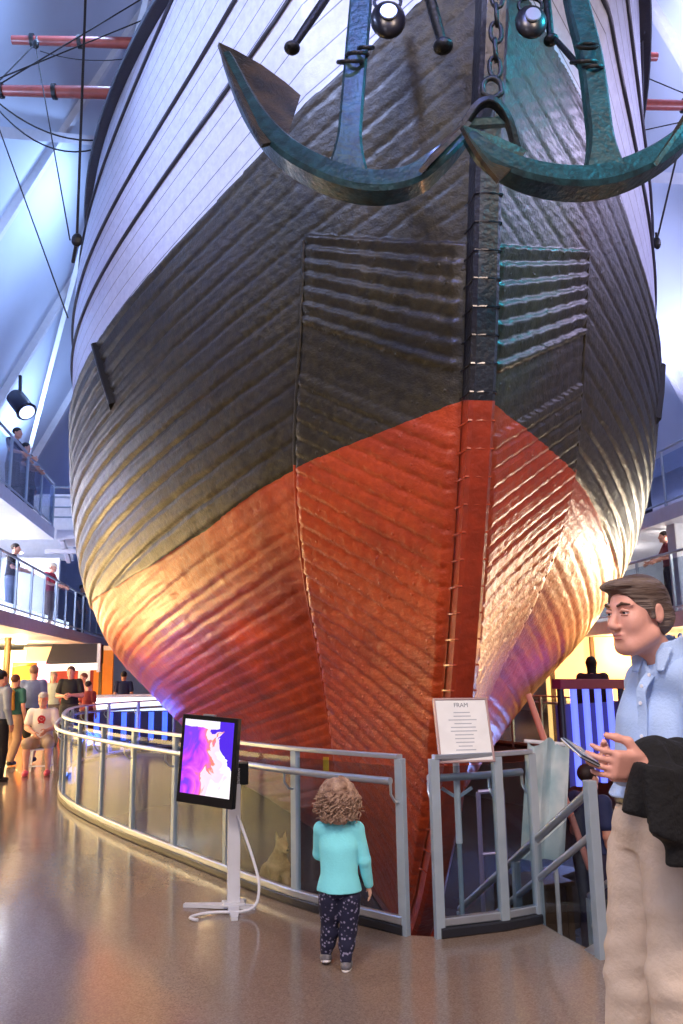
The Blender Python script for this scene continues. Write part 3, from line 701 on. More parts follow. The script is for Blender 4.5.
# ------------------------------------------------------------------ guard rail round the pit
def guard_rail(pts, label, post_at, parent=None, grp=None, handrail=True, inner=1, cap=True, hz=.92, top=1.06):
    """pts: ground line; post_at: indices of pts that carry a post"""
    t = thing('glass_guard_rail', label, 'railing', pts[0], grp)
    up = Vector((0, 0, 1))
    if cap: MB().sweep([p+up*top for p in pts], [.055]*len(pts), [.03]*len(pts), (0, 0, 1)).build('top_rail', STEEL, t, smooth=30)
    off = offset(pts, -.10*inner)
    if handrail:
        MB().tube([p+up*hz for p in off], .024, 10).build('handrail', STEEL, t, smooth=60)
    MB().sweep([p+up*.085 for p in offset(pts, -.012*inner)], [.045]*len(pts), [.05]*len(pts), (0, 0, 1)).build('bottom_rail', STEEL, t, smooth=30)
    for i in post_at:
        d = (pts[min(i+1, len(pts)-1)]-pts[max(i-1, 0)]).normalized(); n = Vector((-d.y, d.x, 0))
        MB().bar(pts[i]-up*.02, pts[i]+up*(top-.01), .06, .045, up=n, bev=.004).build('post', PAINTG, t)
        if handrail: MB().tube([pts[i]+up*(hz-.14), lerp(pts[i], off[i], .6)+up*(hz-.13), off[i]+up*(hz-.08), off[i]+up*(hz-.02)], .009, 6).build('handrail_bracket', STEEL, t, smooth=60)
    for a, b in zip(post_at[:-1], post_at[1:]):
        seg = pts[a:b+1]
        mb = MB(); n = len(seg)
        seg = [lerp(seg[0], seg[1], .1)]+seg[1:-1]+[lerp(seg[-1], seg[-2], .1)]
        d = .006
        o2 = offset(seg, d); o1 = offset(seg, -d)
        vs = [p+up*.11 for p in o1]+[p+up*1.0 for p in o1]+[p+up*1.0 for p in o2]+[p+up*.11 for p in o2]
        fs = []
        for i in range(n-1):
            for k in range(4): k2 = (k+1) % 4; fs.append((k*n+i, k*n+i+1, k2*n+i+1, k2*n+i))
        fs += [(0, n, 2*n, 3*n), (n-1, 2*n-1, 3*n-1, 4*n-1)]
        mb.add(vs, fs); mb.build('glass_panel', GLASS, t)
    return t
def resample(pts, step):
    out = [pts[0].copy()]; acc = 0; last = pts[0].copy()
    for p in pts[1:]:
        d = (p-last).length
        while d >= step:
            last = last+(p-last).normalized()*step; out.append(last.copy()); d = (p-last).length
    out.append(pts[-1].copy()); return out
lr = resample(lp, .2)
guard_rail(lr, 'long curved glass and steel guard rail sweeping left round the ship', list(range(0, len(lr), 5)))
fr_pts = [Vector((x, y, 0)) for x, y in FR]
fr2 = [fr_pts[0], lerp(fr_pts[0], fr_pts[1], .5), fr_pts[1], fr_pts[2]]
guard_rail(fr2, 'short glass guard rail section below the framed notice', [0, 2, 3])
guard_rail(resample(rp[8:], .25), 'glass guard rail on the far right side of the pit, half hidden', list(range(0, len(resample(rp[8:], .25)), 4)), inner=-1)
# stair down into the pit with its sloping side rails
st = thing('pit_stairs', 'short stair going down into the pit behind the notice', 'stairs', P0+Vector((0, 0, PITZ)))
ns = 7; run = .29
for i in range(ns):
    z = -(i+1)*(-PITZ)/ns
    c = P0+SR*(stair_w/2)+SD*(run*(i+.5)); yaw = math.atan2(SR.y, SR.x)
    MB().box(c+Vector((0, 0, (z+PITZ)/2-.0)), (stair_w-.04, run, max(.03, z-PITZ)+.0), Matrix.Rotation(yaw, 3, 'Z')).build('step', mat('stair_stone', '6d6a6c', .4), st) if i < ns-1 else None
slope = (-PITZ)/ns/run
def stair_rail(base, label, far=2.6):
    t = thing('stair_rail', label, 'railing', base, 'stair rails'); up = Vector((0, 0, 1))
    def pt(s_, z): return base+SD*s_+up*(z-slope*s_)
    MB().bar(base-up*.02, base+up*.955, .06, .06, up=SD, bev=.005).build('newel_post', PAINTG, t)
    MB().tube([pt(.02, .9), pt(far, .9)], .026, 8).build('handrail', STEEL, t, smooth=60)
    MB().tube([pt(.02, .66), pt(far, .66)], .022, 8).build('lower_handrail', STEEL, t, smooth=60)
    MB().bar(pt(.04, .06), pt(far, .06), .04, .05).build('bottom_rail', STEEL, t)
    for s_ in (far*.5, far): MB().bar(pt(s_, -.05), pt(s_, .88), .045, .045, up=SD).build('post', PAINTG, t)
    d = SR*.005
    a, b, c, e = pt(.05, .1), pt(far, .1), pt(far, .85), pt(.05, .85)
    MB().prism([a, b, c, e], SR*.012).build('glass_panel', GLASS, t)
stair_rail(P0, 'sloping handrail and glass beside the man in the blue shirt', 2.0)
stair_rail(P0+SR*stair_w, 'far handrail of the stair, hidden behind the standing man', 2.0)

# ------------------------------------------------------------------ people
SKIN = mat('skin', 'd39a86', .5, bump=.05, bscale=60, noise=.08)
SKINP = mat('skin_pale', 'dfb19d', .5, noise=.06)
def hand(F, W, f, n, s, sc=1.0, curl=.5, spread=1.0):
    f = nrm(f); n = nrm(v3(n)-f*np.dot(f, n)); s = nrm(v3(s)-f*np.dot(f, s)-n*np.dot(n, s)); W = v3(W)
    M = np.stack([s, f, n], 1)
    F.box(W+f*.052*sc, np.array([.040, .052, .015])*sc, M, r=.013*sc, k=.012*sc)
    for o, L, r in ((.031, .072, .0088), (.0105, .080, .0092), (-.0105, .075, .0088), (-.030, .058, .0078)):
        p = W+(f*.094+s*o)*sc; d = nrm(f+s*o*2.2*spread); a = 0
        for q, (fr, c) in enumerate(((.45, curl*.8), (.31, curl*1.2), (.24, curl*.8))):
            a += c; dd = d*math.cos(a)+n*math.sin(a); p2 = p+dd*L*fr*sc
            F.cone(p, p2, r*(1-.08*q)*sc, r*(1-.08*(q+1))*sc, k=.0035*sc); p = p2
    p = W+(f*.022+s*.030)*sc; p2 = p+nrm(s*.75+f*.6+n*.35)*.042*sc; p3 = p2+nrm(f*.9+n*.45+s*.12)*.034*sc; p4 = p3+nrm(f+n*.6)*.026*sc
    F.chain([p, p2, p3, p4], [.016*sc, .012*sc, .0105*sc, .009*sc], k=.008*sc)
def head_parts(F, c, X, Fw, U, h, detail=1):
    q = h/.235; M = np.stack([X, -Fw, U], 1)
    def P(x, f, u): return c+(X*x+Fw*f+U*u)*q
    F.ell(P(0, -.015, .035), np.array([.074, .094, .083])*q, M, k=.01)
    F.ell(P(0, .022, -.03), np.array([.060, .066, .083])*q, M, k=.025*q)
    F.ell(P(0, .052, -.092), np.array([.026, .024, .022])*q, M, k=.03*q)
    for s in (-1, 1):
        F.ell(P(s*.036, .055, -.02), np.array([.022, .022, .026])*q, M, k=.025*q)
        F.cone(P(s*.052, .0, -.062), P(s*.022, .056, -.092), .022*q, .018*q, k=.03*q)
        F.ell(P(s*.032, .092, .012), np.array([.018, .013, .012])*q, M, k=.012*q, sub=True)
        F.cone(P(s*.012, .081, .030), P(s*.05, .067, .030), .008*q, .006*q, k=.012*q)
        F.ell(P(s*.076, -.012, .0), np.array([.009, .019, .031])*q, M, k=.006*q)
        if detail > 1: F.ell(P(s*.084, -.008, .002), np.array([.005, .009, .016])*q, M, k=.006*q, sub=True)
        F.ell(P(s*.011, .098, -.034), np.array([.008, .010, .007])*q, M, k=.008*q)
    F.cone(P(0, .081, .018), P(0, .109, -.026), .0085*q, .0115*q, k=.014*q)
    F.ell(P(0, .084, -.056), np.array([.023, .011, .0065])*q, M, k=.008*q)
    F.ell(P(0, .081, -.068), np.array([.020, .011, .0065])*q, M, k=.008*q)
    if detail > 1: F.cone(P(-.018, .098, -.0615), P(.018, .098, -.0615), .0022*q, .0022*q, k=.003*q, sub=True)
    return P
def bbox(pts, mg): A = np.array([v3(p) for p in pts]); return A.min(0)-mg, A.max(0)+mg
DEFJ = dict(head=(0, -.015, 1.625), neck=(0, .01, 1.47), chest=(0, .0, 1.28), waist=(0, 0, 1.06), pelvis=(0, .0, .93),
            sh_l=(.175, .005, 1.42), el_l=(.225, .03, 1.14), wr_l=(.225, -.05, .90), sh_r=(-.175, .005, 1.42), el_r=(-.225, .03, 1.14), wr_r=(-.225, -.05, .90),
            hip_l=(.085, 0, .90), kn_l=(.095, -.02, .49), an_l=(.10, .02, .08), hip_r=(-.085, 0, .90), kn_r=(-.095, -.02, .49), an_r=(-.10, .02, .08))
def mkJ(loc, yaw, H, ov=None):
    s = H/1.75; R = Matrix.Rotation(math.radians(yaw), 3, 'Z'); d = dict(DEFJ); d.update(ov or {})
    return {k: v3(Vector(loc)+R@(Vector(p)*s)) for k, p in d.items()}, R
def person(label, J, side, fwd, colors, group=None, res=.009, scale=1.0, bw=1.0, hfwd=None, hup=(0, 0, 1), sleeve='long', legs='long', hair='short', hands=None, feet=None, hh=.235, detail=1, base=None, fold=.0, cat='person', gathered=0):
    """colors: shirt, trousers, hair, shoes, skin materials; J: joints in the hall's coordinates"""
    s = scale; side = nrm(side); fwd = nrm(fwd); skin = colors.get('skin', SKIN)
    b = base if base is not None else (J['an_l']+J['an_r'])/2
    root = thing('person', label, cat, tuple(float(x) for x in (b[0], b[1], min(J['an_l'][2], J['an_r'][2])-.08*s)), group)
    hf = nrm(hfwd if hfwd is not None else fwd); hu = nrm(v3(hup)); hx = nrm(np.cross(hu, hf))*-1; hx = nrm(np.cross(hf, hu)*-1); hf = nrm(hf-hu*np.dot(hf, hu)); hx = np.cross(hu, hf)
    lo, hi = bbox(J.values(), .26*max(s, .7))
    F = Field(lo, hi, res)
    P = head_parts(F, J['head'], hx, hf, hu, hh*1.0, detail)
    q = hh/.235
    F.cone(J['neck']-v3((0, 0, .02*s)), J['head']-hu*.06*q-hf*.015*q, .056*s*bw, .050*q, k=.02*s)
    ch, wa, pe = J['chest'], J['waist'], J['pelvis']
    top = (J['sh_l']+J['sh_r'])/2
    F.loft([pe-v3((0, 0, .05*s)), pe, wa, ch, top-v3((0, 0, .01*s)), top+v3((0, 0, .035*s))], [(.14*s*bw, .09*s*bw), (.15*s*bw, .10*s*bw), (.125*s*bw, .09*s*bw), (.15*s*bw, .105*s*bw), (.145*s*bw, .075*s*bw), (.09*s*bw, .055*s*bw)], side, k=.03*s)
    for l in 'lr':
        sg = 1 if l == 'l' else -1
        F.chain([J['neck']-v3((0, 0, .05*s)), J['sh_'+l]-v3((0, 0, .008*s)), J['el_'+l]], [.038*s, .045*s*bw, .040*s*bw], k=.03*s)
        F.chain([J['el_'+l], lerp(J['el_'+l], J['wr_'+l], .3), J['wr_'+l]], [.038*s*bw, .041*s*bw, .027*s], k=.012*s)
        F.chain([J['hip_'+l], J['kn_'+l], lerp(J['kn_'+l], J['an_'+l], .35), J['an_'+l]], [.088*s*bw, .056*s*bw, .054*s*bw, .036*s], k=.02*s)
        kd = nrm(J['kn_'+l]-J['hip_'+l])
        ft = feet[l] if feet and l in feet else fwd
        F.cone(J['an_'+l]-v3((0, 0, .03*s)), J['an_'+l]+v3(ft)*.12*s-v3((0, 0, .05*s)), .035*s, .026*s, k=.02*s)
        if hands and l in hands: hd = hands[l]; hand(F, J['wr_'+l], hd[0], hd[1], hd[2], s*hd[3], hd[4])
        else:
            dn = nrm(J['wr_'+l]-J['el_'+l]); hand(F, J['wr_'+l], dn+v3((0, 0, -.5)), side*(-sg), fwd, s*.95, .28)
    F.mesh('body', skin, root)
    e = .013*s
    # trousers
    T = Field(lo, hi, res); kf = e+.008*s
    T.loft([pe-v3((0, 0, .05*s)), pe, wa-v3((0, 0, .02*s))], [(.135*s*bw+e, .09*s*bw+e), (.15*s*bw+e, .10*s*bw+e), (.13*s*bw+e, .092*s*bw+e)], side, k=.025*s)
    for l in 'lr':
        A, K, N_ = J['hip_'+l], J['kn_'+l], J['an_'+l]
        if legs == 'short': T.chain([A, lerp(A, K, 1.0)], [.092*s*bw+kf, .068*s*bw+kf], k=.035*s)
        else: T.chain([A, K, lerp(K, N_, .5), lerp(K, N_, .93)], [(.09-.012*gathered)*s*bw+kf, (.062-.008*gathered)*s*bw+kf, (.055-.012*gathered)*s*bw+kf, (.046-.016*gathered)*s*bw+kf], k=.02*s)
    if fold: T.warp(lambda Pp: wav(Pp*v3((.5, .5, 1.9)), 42, fold, 5)*(.5+1.3*np.exp(-((Pp[..., 2]-J['kn_l'][2]-.02)/.17)**2))+wav(Pp, 22, fold*.8, 9))
    T.mesh('trousers' if legs == 'long' else 'shorts', colors['trousers'], root)
    # shirt
    G = Field(lo, hi, res)
    ut = colors.get('untucked', .5); bot = lerp(wa, pe, ut); fl = colors.get('flare', 0)
    G.loft([bot, lerp(bot, wa, .5) if ut > .3 else wa-v3((0, 0, .01)), wa, ch, top-v3((0, 0, .01*s)), top+v3((0, 0, .045*s))], [((.158+fl)*s*bw+e*1.6, (.112+fl)*s*bw+e*1.6), ((.148+fl*.5)*s*bw+e*1.5, (.105+fl*.5)*s*bw+e*1.5), (.137*s*bw+e*1.4, .098*s*bw+e*1.4), (.153*s*bw+e, .110*s*bw+e), (.152*s*bw+e, .082*s*bw+e), (.095*s*bw+e, .060*s*bw+e)], side, k=.03*s)
    G.cone(J['neck']-v3((0, 0, .05*s)), J['neck']-v3((0, 0, .012*s)), .075*s, .058*s, k=.03*s)
    for l in 'lr':
        A, E, W = J['sh_'+l], J['el_'+l], J['wr_'+l]
        G.chain([J['neck']-v3((0, 0, .045*s)), A], [.05*s, .050*s*bw+e], k=.035*s)
        if sleeve == 'short': G.chain([A, lerp(A, E, .62)], [.052*s*bw+e, .05*s*bw+e*1.4], k=.02*s)
        else: G.chain([A, E, lerp(E, W, .94)], [.052*s*bw+e, .042*s*bw+e, .030*s+e], k=.02*s)
    if fold: G.warp(lambda Pp: wav(Pp, 40, fold*.8, 15)+wav(Pp, 16, fold*.7, 19))
    sh = G.mesh('shirt', colors['shirt'], root)
    # hair
    if hair:
        Hh = Field(J['head']-.24*q, J['head']+.24*q, min(res, .008)); M = np.stack([hx, -hf, hu], 1)
        if hair == 'cap':
            Hh.ell(P(0, -.01, .055), np.array([.082, .102, .075])*q, M); Hh.cut(P(0, 0, .035), -hu)
            Hh.ecap(P(0, .06, .045), P(0, .15, .035), (.06*q, .008*q), (.045*q, .006*q), hx, k=.005)
            Hh.mesh('cap', colors['cap'], root); Hh = Field(J['head']-.24*q, J['head']+.24*q, min(res, .008))
            Hh.ell(P(0, -.035, .005), np.array([.077, .075, .06])*q, M); Hh.mesh('hair', colors['hair'], root)
        else:
            Hh.ell(P(0, -.022, .045), np.array([.083, .098, .086])*q, M)
            if hair == 'long': Hh.ecap(P(0, -.05, -.16), P(0, -.03, .03), (.07*q, .03*q), (.085*q, .07*q), hx, k=.04)
            Hh.ell(P(0, .07, -.035), np.array([.085, .075, .085])*q, M, k=.012, sub=True)
            Hh.ell(P(0, .04, -.09), np.array([.12, .10, .085])*q, M, k=.012, sub=True)
            Hh.mesh('hair', colors['hair'], root)
    # shoes
    for l in 'lr':
        ft = nrm(feet[l] if feet and l in feet else fwd); Z = Field(J['an_'+l]-.24*s, J['an_'+l]+.24*s, min(res, .008)); a = J['an_'+l]
        Z.cone(a-v3((0, 0, .035*s))-ft*.02*s, a+ft*.05*s-v3((0, 0, .042*s)), .047*s, .045*s, k=.01)
        Z.cone(a+ft*.05*s-v3((0, 0, .042*s)), a+ft*.145*s-v3((0, 0, .05*s)), .045*s, .036*s, k=.03)
        up = nrm(np.cross(np.cross(ft, v3((0, 0, 1))), ft)); up = up if up[2] > 0 else -up
        Z.cut(a-up*.08*s, -up)
        so = Z.mesh('shoe', colors['shoes'], root)
        if so is not None and colors.get('sole'):
            sv = Field(J['an_'+l]-.24*s, J['an_'+l]+.24*s, min(res, .006)); cs = a-up*.072*s+ft*.05*s; rgt = np.cross(ft, up)
            sv.ell(cs, np.array([.05, .125, .018])*s, np.stack([rgt, ft, up], 1)); sv.mesh('sole', colors['sole'], so)
    return root, P
BP = 'museum visitors in the background'
def simple(label, loc, yaw, H, shirt, trou, hairc, ov=None, skin=None, sleeve='short', legs='long', hair='short', bw=1.0, hyaw=None, shoes='1c1c20', group=None, cap=None, untuck=.6, res=.0105, z=0):
    J, R = mkJ((loc[0], loc[1], z), yaw, H, ov); side = v3(R@Vector((1, 0, 0))); fw = v3(R@Vector((0, -1, 0)))
    hf = None
    if hyaw is not None: hf = v3(Matrix.Rotation(math.radians(hyaw), 3, 'Z')@Vector((0, -1, 0)))
    def cm(n, h, r=.8): return mat(n+'_'+h, h, r, noise=.12, bump=.2, bscale=25)
    col = dict(shirt=cm('cloth', shirt), trousers=cm('cloth', trou), hair=cm('hair', hairc, .6), shoes=cm('shoe', shoes, .5), untucked=untuck)
    if skin: col['skin'] = cm('skin', skin, .5)
    if cap: col['cap'] = cm('cloth', cap)
    return person(label, J, side, fw, col, group, res, H/1.75, bw, hf, sleeve=sleeve, legs=legs, hair=hair, hh=.235*H/1.75)[0], J, R

# --- the man in the foreground at right
MD = at(655, 806, 2.6)
J = dict(head=v3(at(637, 615, 2.56)), neck=v3(at(664, 658, 2.60)), chest=v3(at(666, 716, 2.62)), waist=v3(at(663, 790, 2.60)), pelvis=v3(at(661, 828, 2.60)),
         sh_l=v3(at(708, 682, 2.47)), el_l=v3(at(703, 800, 2.42)), wr_l=v3(at(641, 766, 2.20)),
         sh_r=v3(at(645, 684, 2.78)), el_r=v3(at(652, 770, 2.78)), wr_r=v3(at(622, 770, 2.42)),
         hip_l=v3(at(679, 850, 2.53)), kn_l=v3(at(680, 992, 2.46)), an_l=None, hip_r=v3(at(645, 850, 2.68)), kn_r=v3(at(634, 978, 2.66)), an_r=None)
J['an_l'] = v3((J['kn_l'][0]+.01, J['kn_l'][1]+.05, .09)); J['an_r'] = v3((J['kn_r'][0]-.05, J['kn_r'][1]+.04, .09))
mf = nrm((-.78, -.62, 0)); ms = nrm((.62, -.78, 0)); mh = nrm((-.90, -.43, -.05))
def hair_mat():
    M_ = mat('greying_brown_hair', '4a3830', .5, bump=.9, bscale=60, noise=.5, nscale=20, c2='7a6a62'); nt = M_.node_tree
    tc = [n for n in nt.nodes if n.type == 'TEX_COORD'][0]; mp = nt.nodes.new('ShaderNodeMapping'); mp.inputs['Scale'].default_value = (.12, .35, 1.6); mp.inputs['Rotation'].default_value = (0, .25, .3)
    for l_ in list(nt.links):
        if l_.from_node == tc: s_ = l_.to_socket; nt.links.remove(l_); nt.links.new(mp.outputs[0], s_)
    nt.links.new(tc.outputs['Object'], mp.inputs[0]); return M_
MCOL = dict(shirt=mat('light_blue_oxford', 'a9c3ee', .8, bump=.2, bscale=120, noise=.08), trousers=mat('khaki_chino', 'c9b8aa', .85, bump=.25, bscale=60, noise=.12),
            hair=hair_mat(), shoes=mat('brown_leather', '4a3020', .4), skin=mat('man_skin', 'dba090', .48, noise=.1, nscale=10, bump=.06, bscale=80), untucked=.15)
wl, wrr = J['wr_l'], J['wr_r']
fl_ = nrm(v3(at(590, 764, 2.13))-wl); fr_ = nrm(v3(at(590, 768, 2.28))-wrr)
man, MP = person('man in a light blue shirt and khaki trousers, looking left, phone in his hands', J, ms, mf, MCOL, None, .0055, 1.06, .90, mh, (-.06, -.02, 1), hair=None, hh=.237, detail=2, fold=.0055,
    hands=dict(l=(fl_, (-.1, .95, .25), (.0, -.1, 1), .90, .5), r=(fr_, (-.2, -.85, .45), (0, .1, 1), .88, .55)), base=v3((MD.x, MD.y, 0)))
# his hair, sculpted separately: side parting, fringe pushed forward, short at the sides
q = .237/.235; hu = nrm((-.06, -.02, 1)); hf = nrm(mh-hu*np.dot(mh, hu)); hx = np.cross(hu, hf); M = np.stack([hx, -hf, hu], 1)
Hh = Field(J['head']-.2, J['head']+.2, .0045)
Hh.ell(MP(0, -.016, .043), np.array([.080, .099, .084])*q, M)
Hh.ell(MP(0, -.055, -.01), np.array([.080, .058, .065])*q, M, k=.02)
Hh.ell(MP(-.01, .062, .092), np.array([.058, .036, .020])*q, M, k=.02)
Hh.ell(MP(0, .078, -.012), np.array([.072, .058, .080])*q, M, k=.008, sub=True)
Hh.ell(MP(0, .06, -.11), np.array([.13, .10, .10])*q, M, k=.01, sub=True)
for s_ in (-1, 1): Hh.ell(MP(s_*.088, -.004, -.01), np.array([.022, .022, .036])*q, M, k=.006, sub=True); Hh.ell(MP(s_*.078, .066, .006), np.array([.024, .030, .045])*q, M, k=.008, sub=True); Hh.cone(MP(s_*.070, .014, .03), MP(s_*.073, .010, -.01), .012, .008, k=.01)
Hh.warp(lambda P_: wav((P_-J['head'])@M*v3((2.2, .35, 1)), 120, .0016, 4))
Hh.mesh('hair', MCOL['hair'], man)
eyeW = mat('eye_white', 'd8d0cc', .3); IRIS = mat('eye_iris', '2a3038', .2); BROW = mat('eyebrow_hair', '5a4438', .7, bump=.5, bscale=90)
for s_ in (-1, 1):
    c_ = MP(s_*.031, .0728, .009); e_ = MB().sphere(c_, .0108*q, 10).build('eye', eyeW, man, smooth=80)
    MB().sphere(c_+hf*.0075*q, .0055*q, 8).build('iris', IRIS, e_, smooth=80)
    Bf = Field(c_-.05, c_+.05, .003); Bf.cone(MP(s_*.017, .092, .030), MP(s_*.033, .088, .0365), .004, .0042, k=.004); Bf.cone(MP(s_*.033, .088, .0365), MP(s_*.050, .072, .032), .0042, .0028, k=.004); Bf.mesh('eyebrow', BROW, man)
    Lf = Field(c_-.04, c_+.04, .0028); Lf.cone(MP(s_*.018, .083, .0135), MP(s_*.031, .0862, .0172), .0042, .0052, k=.003); Lf.cone(MP(s_*.031, .0862, .0172), MP(s_*.044, .077, .012), .0052, .0036, k=.003); Lf.cone(MP(s_*.019, .083, .003), MP(s_*.041, .079, .002), .003, .003, k=.003); Lf.mesh('upper_eyelid', MCOL['skin'], man)
c_ = MP(0, .09, -.062); Lf = Field(c_-.05, c_+.05, .003); Lf.ell(MP(0, .0865, -.0565), np.array([.020, .0095, .0048])*q, M); Lf.ell(MP(0, .0845, -.0675), np.array([.0175, .0095, .0052])*q, M, k=.002); Lf.mesh('lips', mat('lips', 'b86f68', .45), man)
# collar, placket, buttons, belt
Cf = Field(J['neck']-.2, J['neck']+.2, .005); nk = J['neck']
ctop = nk+v3((-.012, -.004, .052))
Cf.cone(nk-v3((0, 0, .035)), ctop, .088, .072, k=.002); Cf.cone(nk-v3((0, 0, .08)), ctop+v3((0, 0, .06)), .076, .060, k=.002, sub=True)
Cf.cut(ctop+v3((0, 0, .012)), (.35*mf[0], .35*mf[1], 1))
Cf.ell(nk+mf*.09+v3((0, 0, .01)), (.022, .022, .05), None, k=.004, sub=True)
Cf.mesh('collar', MCOL['shirt'], man)
for s_ in (-1, 1):
    p_ = nk+mf*.078+ms*s_*.030+v3((0, 0, -.005)); Cf = Field(p_-.08, p_+.08, .004)
    Cf.ecap(p_+v3((0, 0, .035))-mf*.012+ms*s_*.012, p_+mf*.022-v3((0, 0, .035))+ms*s_*.012, (.030, .005), (.012, .005), ms, k=.002); Cf.mesh('collar_point', MCOL['shirt'], man)
pl = [nk+mf*.085-v3((0, 0, .05)), J['chest']+mf*.124+v3((0, 0, .08)), J['chest']+mf*.128, lerp(J['chest'], J['waist'], .5)+mf*.121, J['waist']+mf*.116]
MB().sweep(path(pl, 4), [.03]*17, [.006]*17, tuple(mf)).build('placket', MCOL['shirt'], man)
for i in range(5):
    f_ = i/4.6; pp_ = path(pl, 4)[int(f_*16)]+Vector(mf)*.005; MB().lathe(pp_, [(.0055, 0), (.0055, .003)], 10, axis=tuple(mf)).build('button', mat('shirt_button', 'e8e8f2', .3), man)
Bf = Field(J['waist']-.25, J['waist']+.25, .006); bc = lerp(J['waist'], J['pelvis'], .2)
Bf.ecap(bc-v3((0, 0, .02)), bc+v3((0, 0, .02)), (.150, .113), (.148, .111), ms, k=.002); belt = Bf.mesh('belt', mat('belt_leather', '2a2020', .4), man)
MB().box(bc+mf*.115, (.045, .012, .036), Matrix(((ms[0], mf[0], 0), (ms[1], mf[1], 0), (0, 0, 1))), .003).build('buckle', STEEL, belt)
# phone in his hands
ph = thing('mobile_phone', 'dark mobile phone with bright edge held by the man in the blue shirt', 'phone', at(577, 751, 2.17))
ax = nrm((.80, .30, -.42)); ay = nrm(v3((-.25, .9, .35))-ax*np.dot(ax, (-.25, .9, .35))); az = np.cross(ax, ay); Rm = Matrix((tuple(ax), tuple(ay), tuple(az))).transposed()
MB().box(at(580, 752, 2.17), (.060, .112, .010), Rm, .003).build('case', BLACKP, ph)
MB().box(Vector(at(580, 752, 2.17))+Vector(az)*.0055, (.053, .102, .001), Rm).build('screen', mat('phone_screen', '6a7080', .1, emit='8090a8', es=.35), ph)
MB().box(at(580, 752, 2.17), (.062, .114, .004), Rm, .0015).build('metal_edge', STEEL, ph)
# jacket over his forearm
Jk = Field((.55, 1.9, .8), (1.45, 2.95, 1.65), .007)
A_, B_, D_ = v3(at(650, 762, 2.24)), v3(at(695, 768, 2.34)), v3(at(735, 760, 2.40))
Jk.chain([A_, B_, D_], [.062, .072, .08], k=.03)
axd = nrm(B_-A_)
for (p0, p1, w0, w1, th_) in ((at(664, 770, 2.15), at(664, 838, 2.13), .07, .062, .028), (at(648, 768, 2.18), at(636, 815, 2.17), .045, .04, .028), (at(692, 770, 2.21), at(690, 866, 2.19), .085, .08, .03), (at(720, 770, 2.26), at(722, 872, 2.25), .08, .07, .03), (at(660, 775, 2.36), at(660, 826, 2.36), .06, .055, .02), (at(700, 775, 2.46), at(703, 850, 2.44), .10, .09, .02)):
    Jk.ecap(v3(p0), v3(p1), (w0, th_), (w1, th_*.8), axd, k=.03)
Jk.warp(lambda P_: wav(P_*v3((1.3, 1, .45)), 45, .008, 31)+wav(P_, 14, .006, 33))
jk = MB().build if 0 else None
jroot = thing('black_jacket', 'black jacket draped over the forearm of the man in the blue shirt', 'jacket', tuple(B_))
Jk.mesh('cloth', mat('black_wool', '0a0b11', .9, bump=.4, bscale=60, noise=.3), jroot)

# --- the child seen from behind
J = dict(head=v3(at(338, 798, 4.86)), neck=v3(at(339, 822, 4.88)), chest=v3(at(339, 846, 4.88)), waist=v3(at(339, 873, 4.88)), pelvis=v3(at(339, 890, 4.89)),
         sh_l=v3(at(321, 829, 4.90)), el_l=v3(at(319, 853, 4.98)), wr_l=v3(at(330, 862, 5.10)), sh_r=v3(at(357, 829, 4.88)), el_r=v3(at(364, 860, 4.90)), wr_r=v3(at(369, 885, 4.96)),
         hip_l=v3(at(330, 897, 4.90)), kn_l=v3(at(330, 930, 4.95)), an_l=v3(at(326, 962, 4.98)), hip_r=v3(at(350, 897, 4.88)), kn_r=v3(at(348, 932, 4.90)), an_r=v3(at(346, 963, 4.87)))
J['an_l'][2] = max(J['an_l'][2], .06); J['an_r'][2] = .05
cf = nrm((.12, 1, 0)); csd = nrm((-1, .12, 0))
CC = dict(shirt=mat('turquoise_jersey', '8af0ff', .85, bump=.15, bscale=80, noise=.05), trousers=None, hair=mat('curly_light_brown_hair', 'bfa08c', .75, bump=.8, bscale=60, noise=.5, nscale=25, c2='86685a'),
          shoes=mat('grey_child_shoe', '7c7a84', .6, bump=.4, bscale=60, noise=.4, nscale=60), sole=mat('white_rubber', 'e2dee0', .5), skin=SKINP, untucked=1.0, flare=.01)
def dotted():
    M_ = bpy.data.materials.new('navy_patterned_leggings'); M_.use_nodes = True; nt = M_.node_tree; N = nt.nodes; L = nt.links; b_ = N['Principled BSDF']
    tc = N.new('ShaderNodeTexCoord'); v = N.new('ShaderNodeTexVoronoi'); v.inputs['Scale'].default_value = 45; L.new(tc.outputs['Object'], v.inputs['Vector'])
    mr = N.new('ShaderNodeMapRange'); mr.inputs[1].default_value = .34; mr.inputs[2].default_value = .22; L.new(v.outputs['Distance'], mr.inputs[0])
    mx = N.new('ShaderNodeMix'); mx.data_type = 'RGBA'; L.new(mr.outputs[0], mx.inputs[0]); mx.inputs[6].default_value = hexc('1b1d3c')+(1,); mx.inputs[7].default_value = hexc('8a86a8')+(1,)
    L.new(mx.outputs[2], b_.inputs['Base Color']); b_.inputs['Roughness'].default_value = .85; return M_
CC['trousers'] = dotted()
child, CP = person('small child with curly hair in a turquoise top, seen from behind', J, csd, cf, CC, None, .0055, .60, 1.13, nrm((.25, 1, 0)), hair=None, hh=.19, detail=1, fold=.0025, gathered=1,
    feet=dict(l=nrm((-.05, 1, -.25)), r=nrm((.12, 1, 0))), base=v3((float(J['pelvis'][0]), 4.9, 0)))
Hc = Field(J['head']-.22, J['head']+.22, .005); hc = J['head']
Hc.ell(hc+v3((0, -.01, .012)), (.086, .088, .086))
cr = np.random.default_rng(5); tubes = MB()
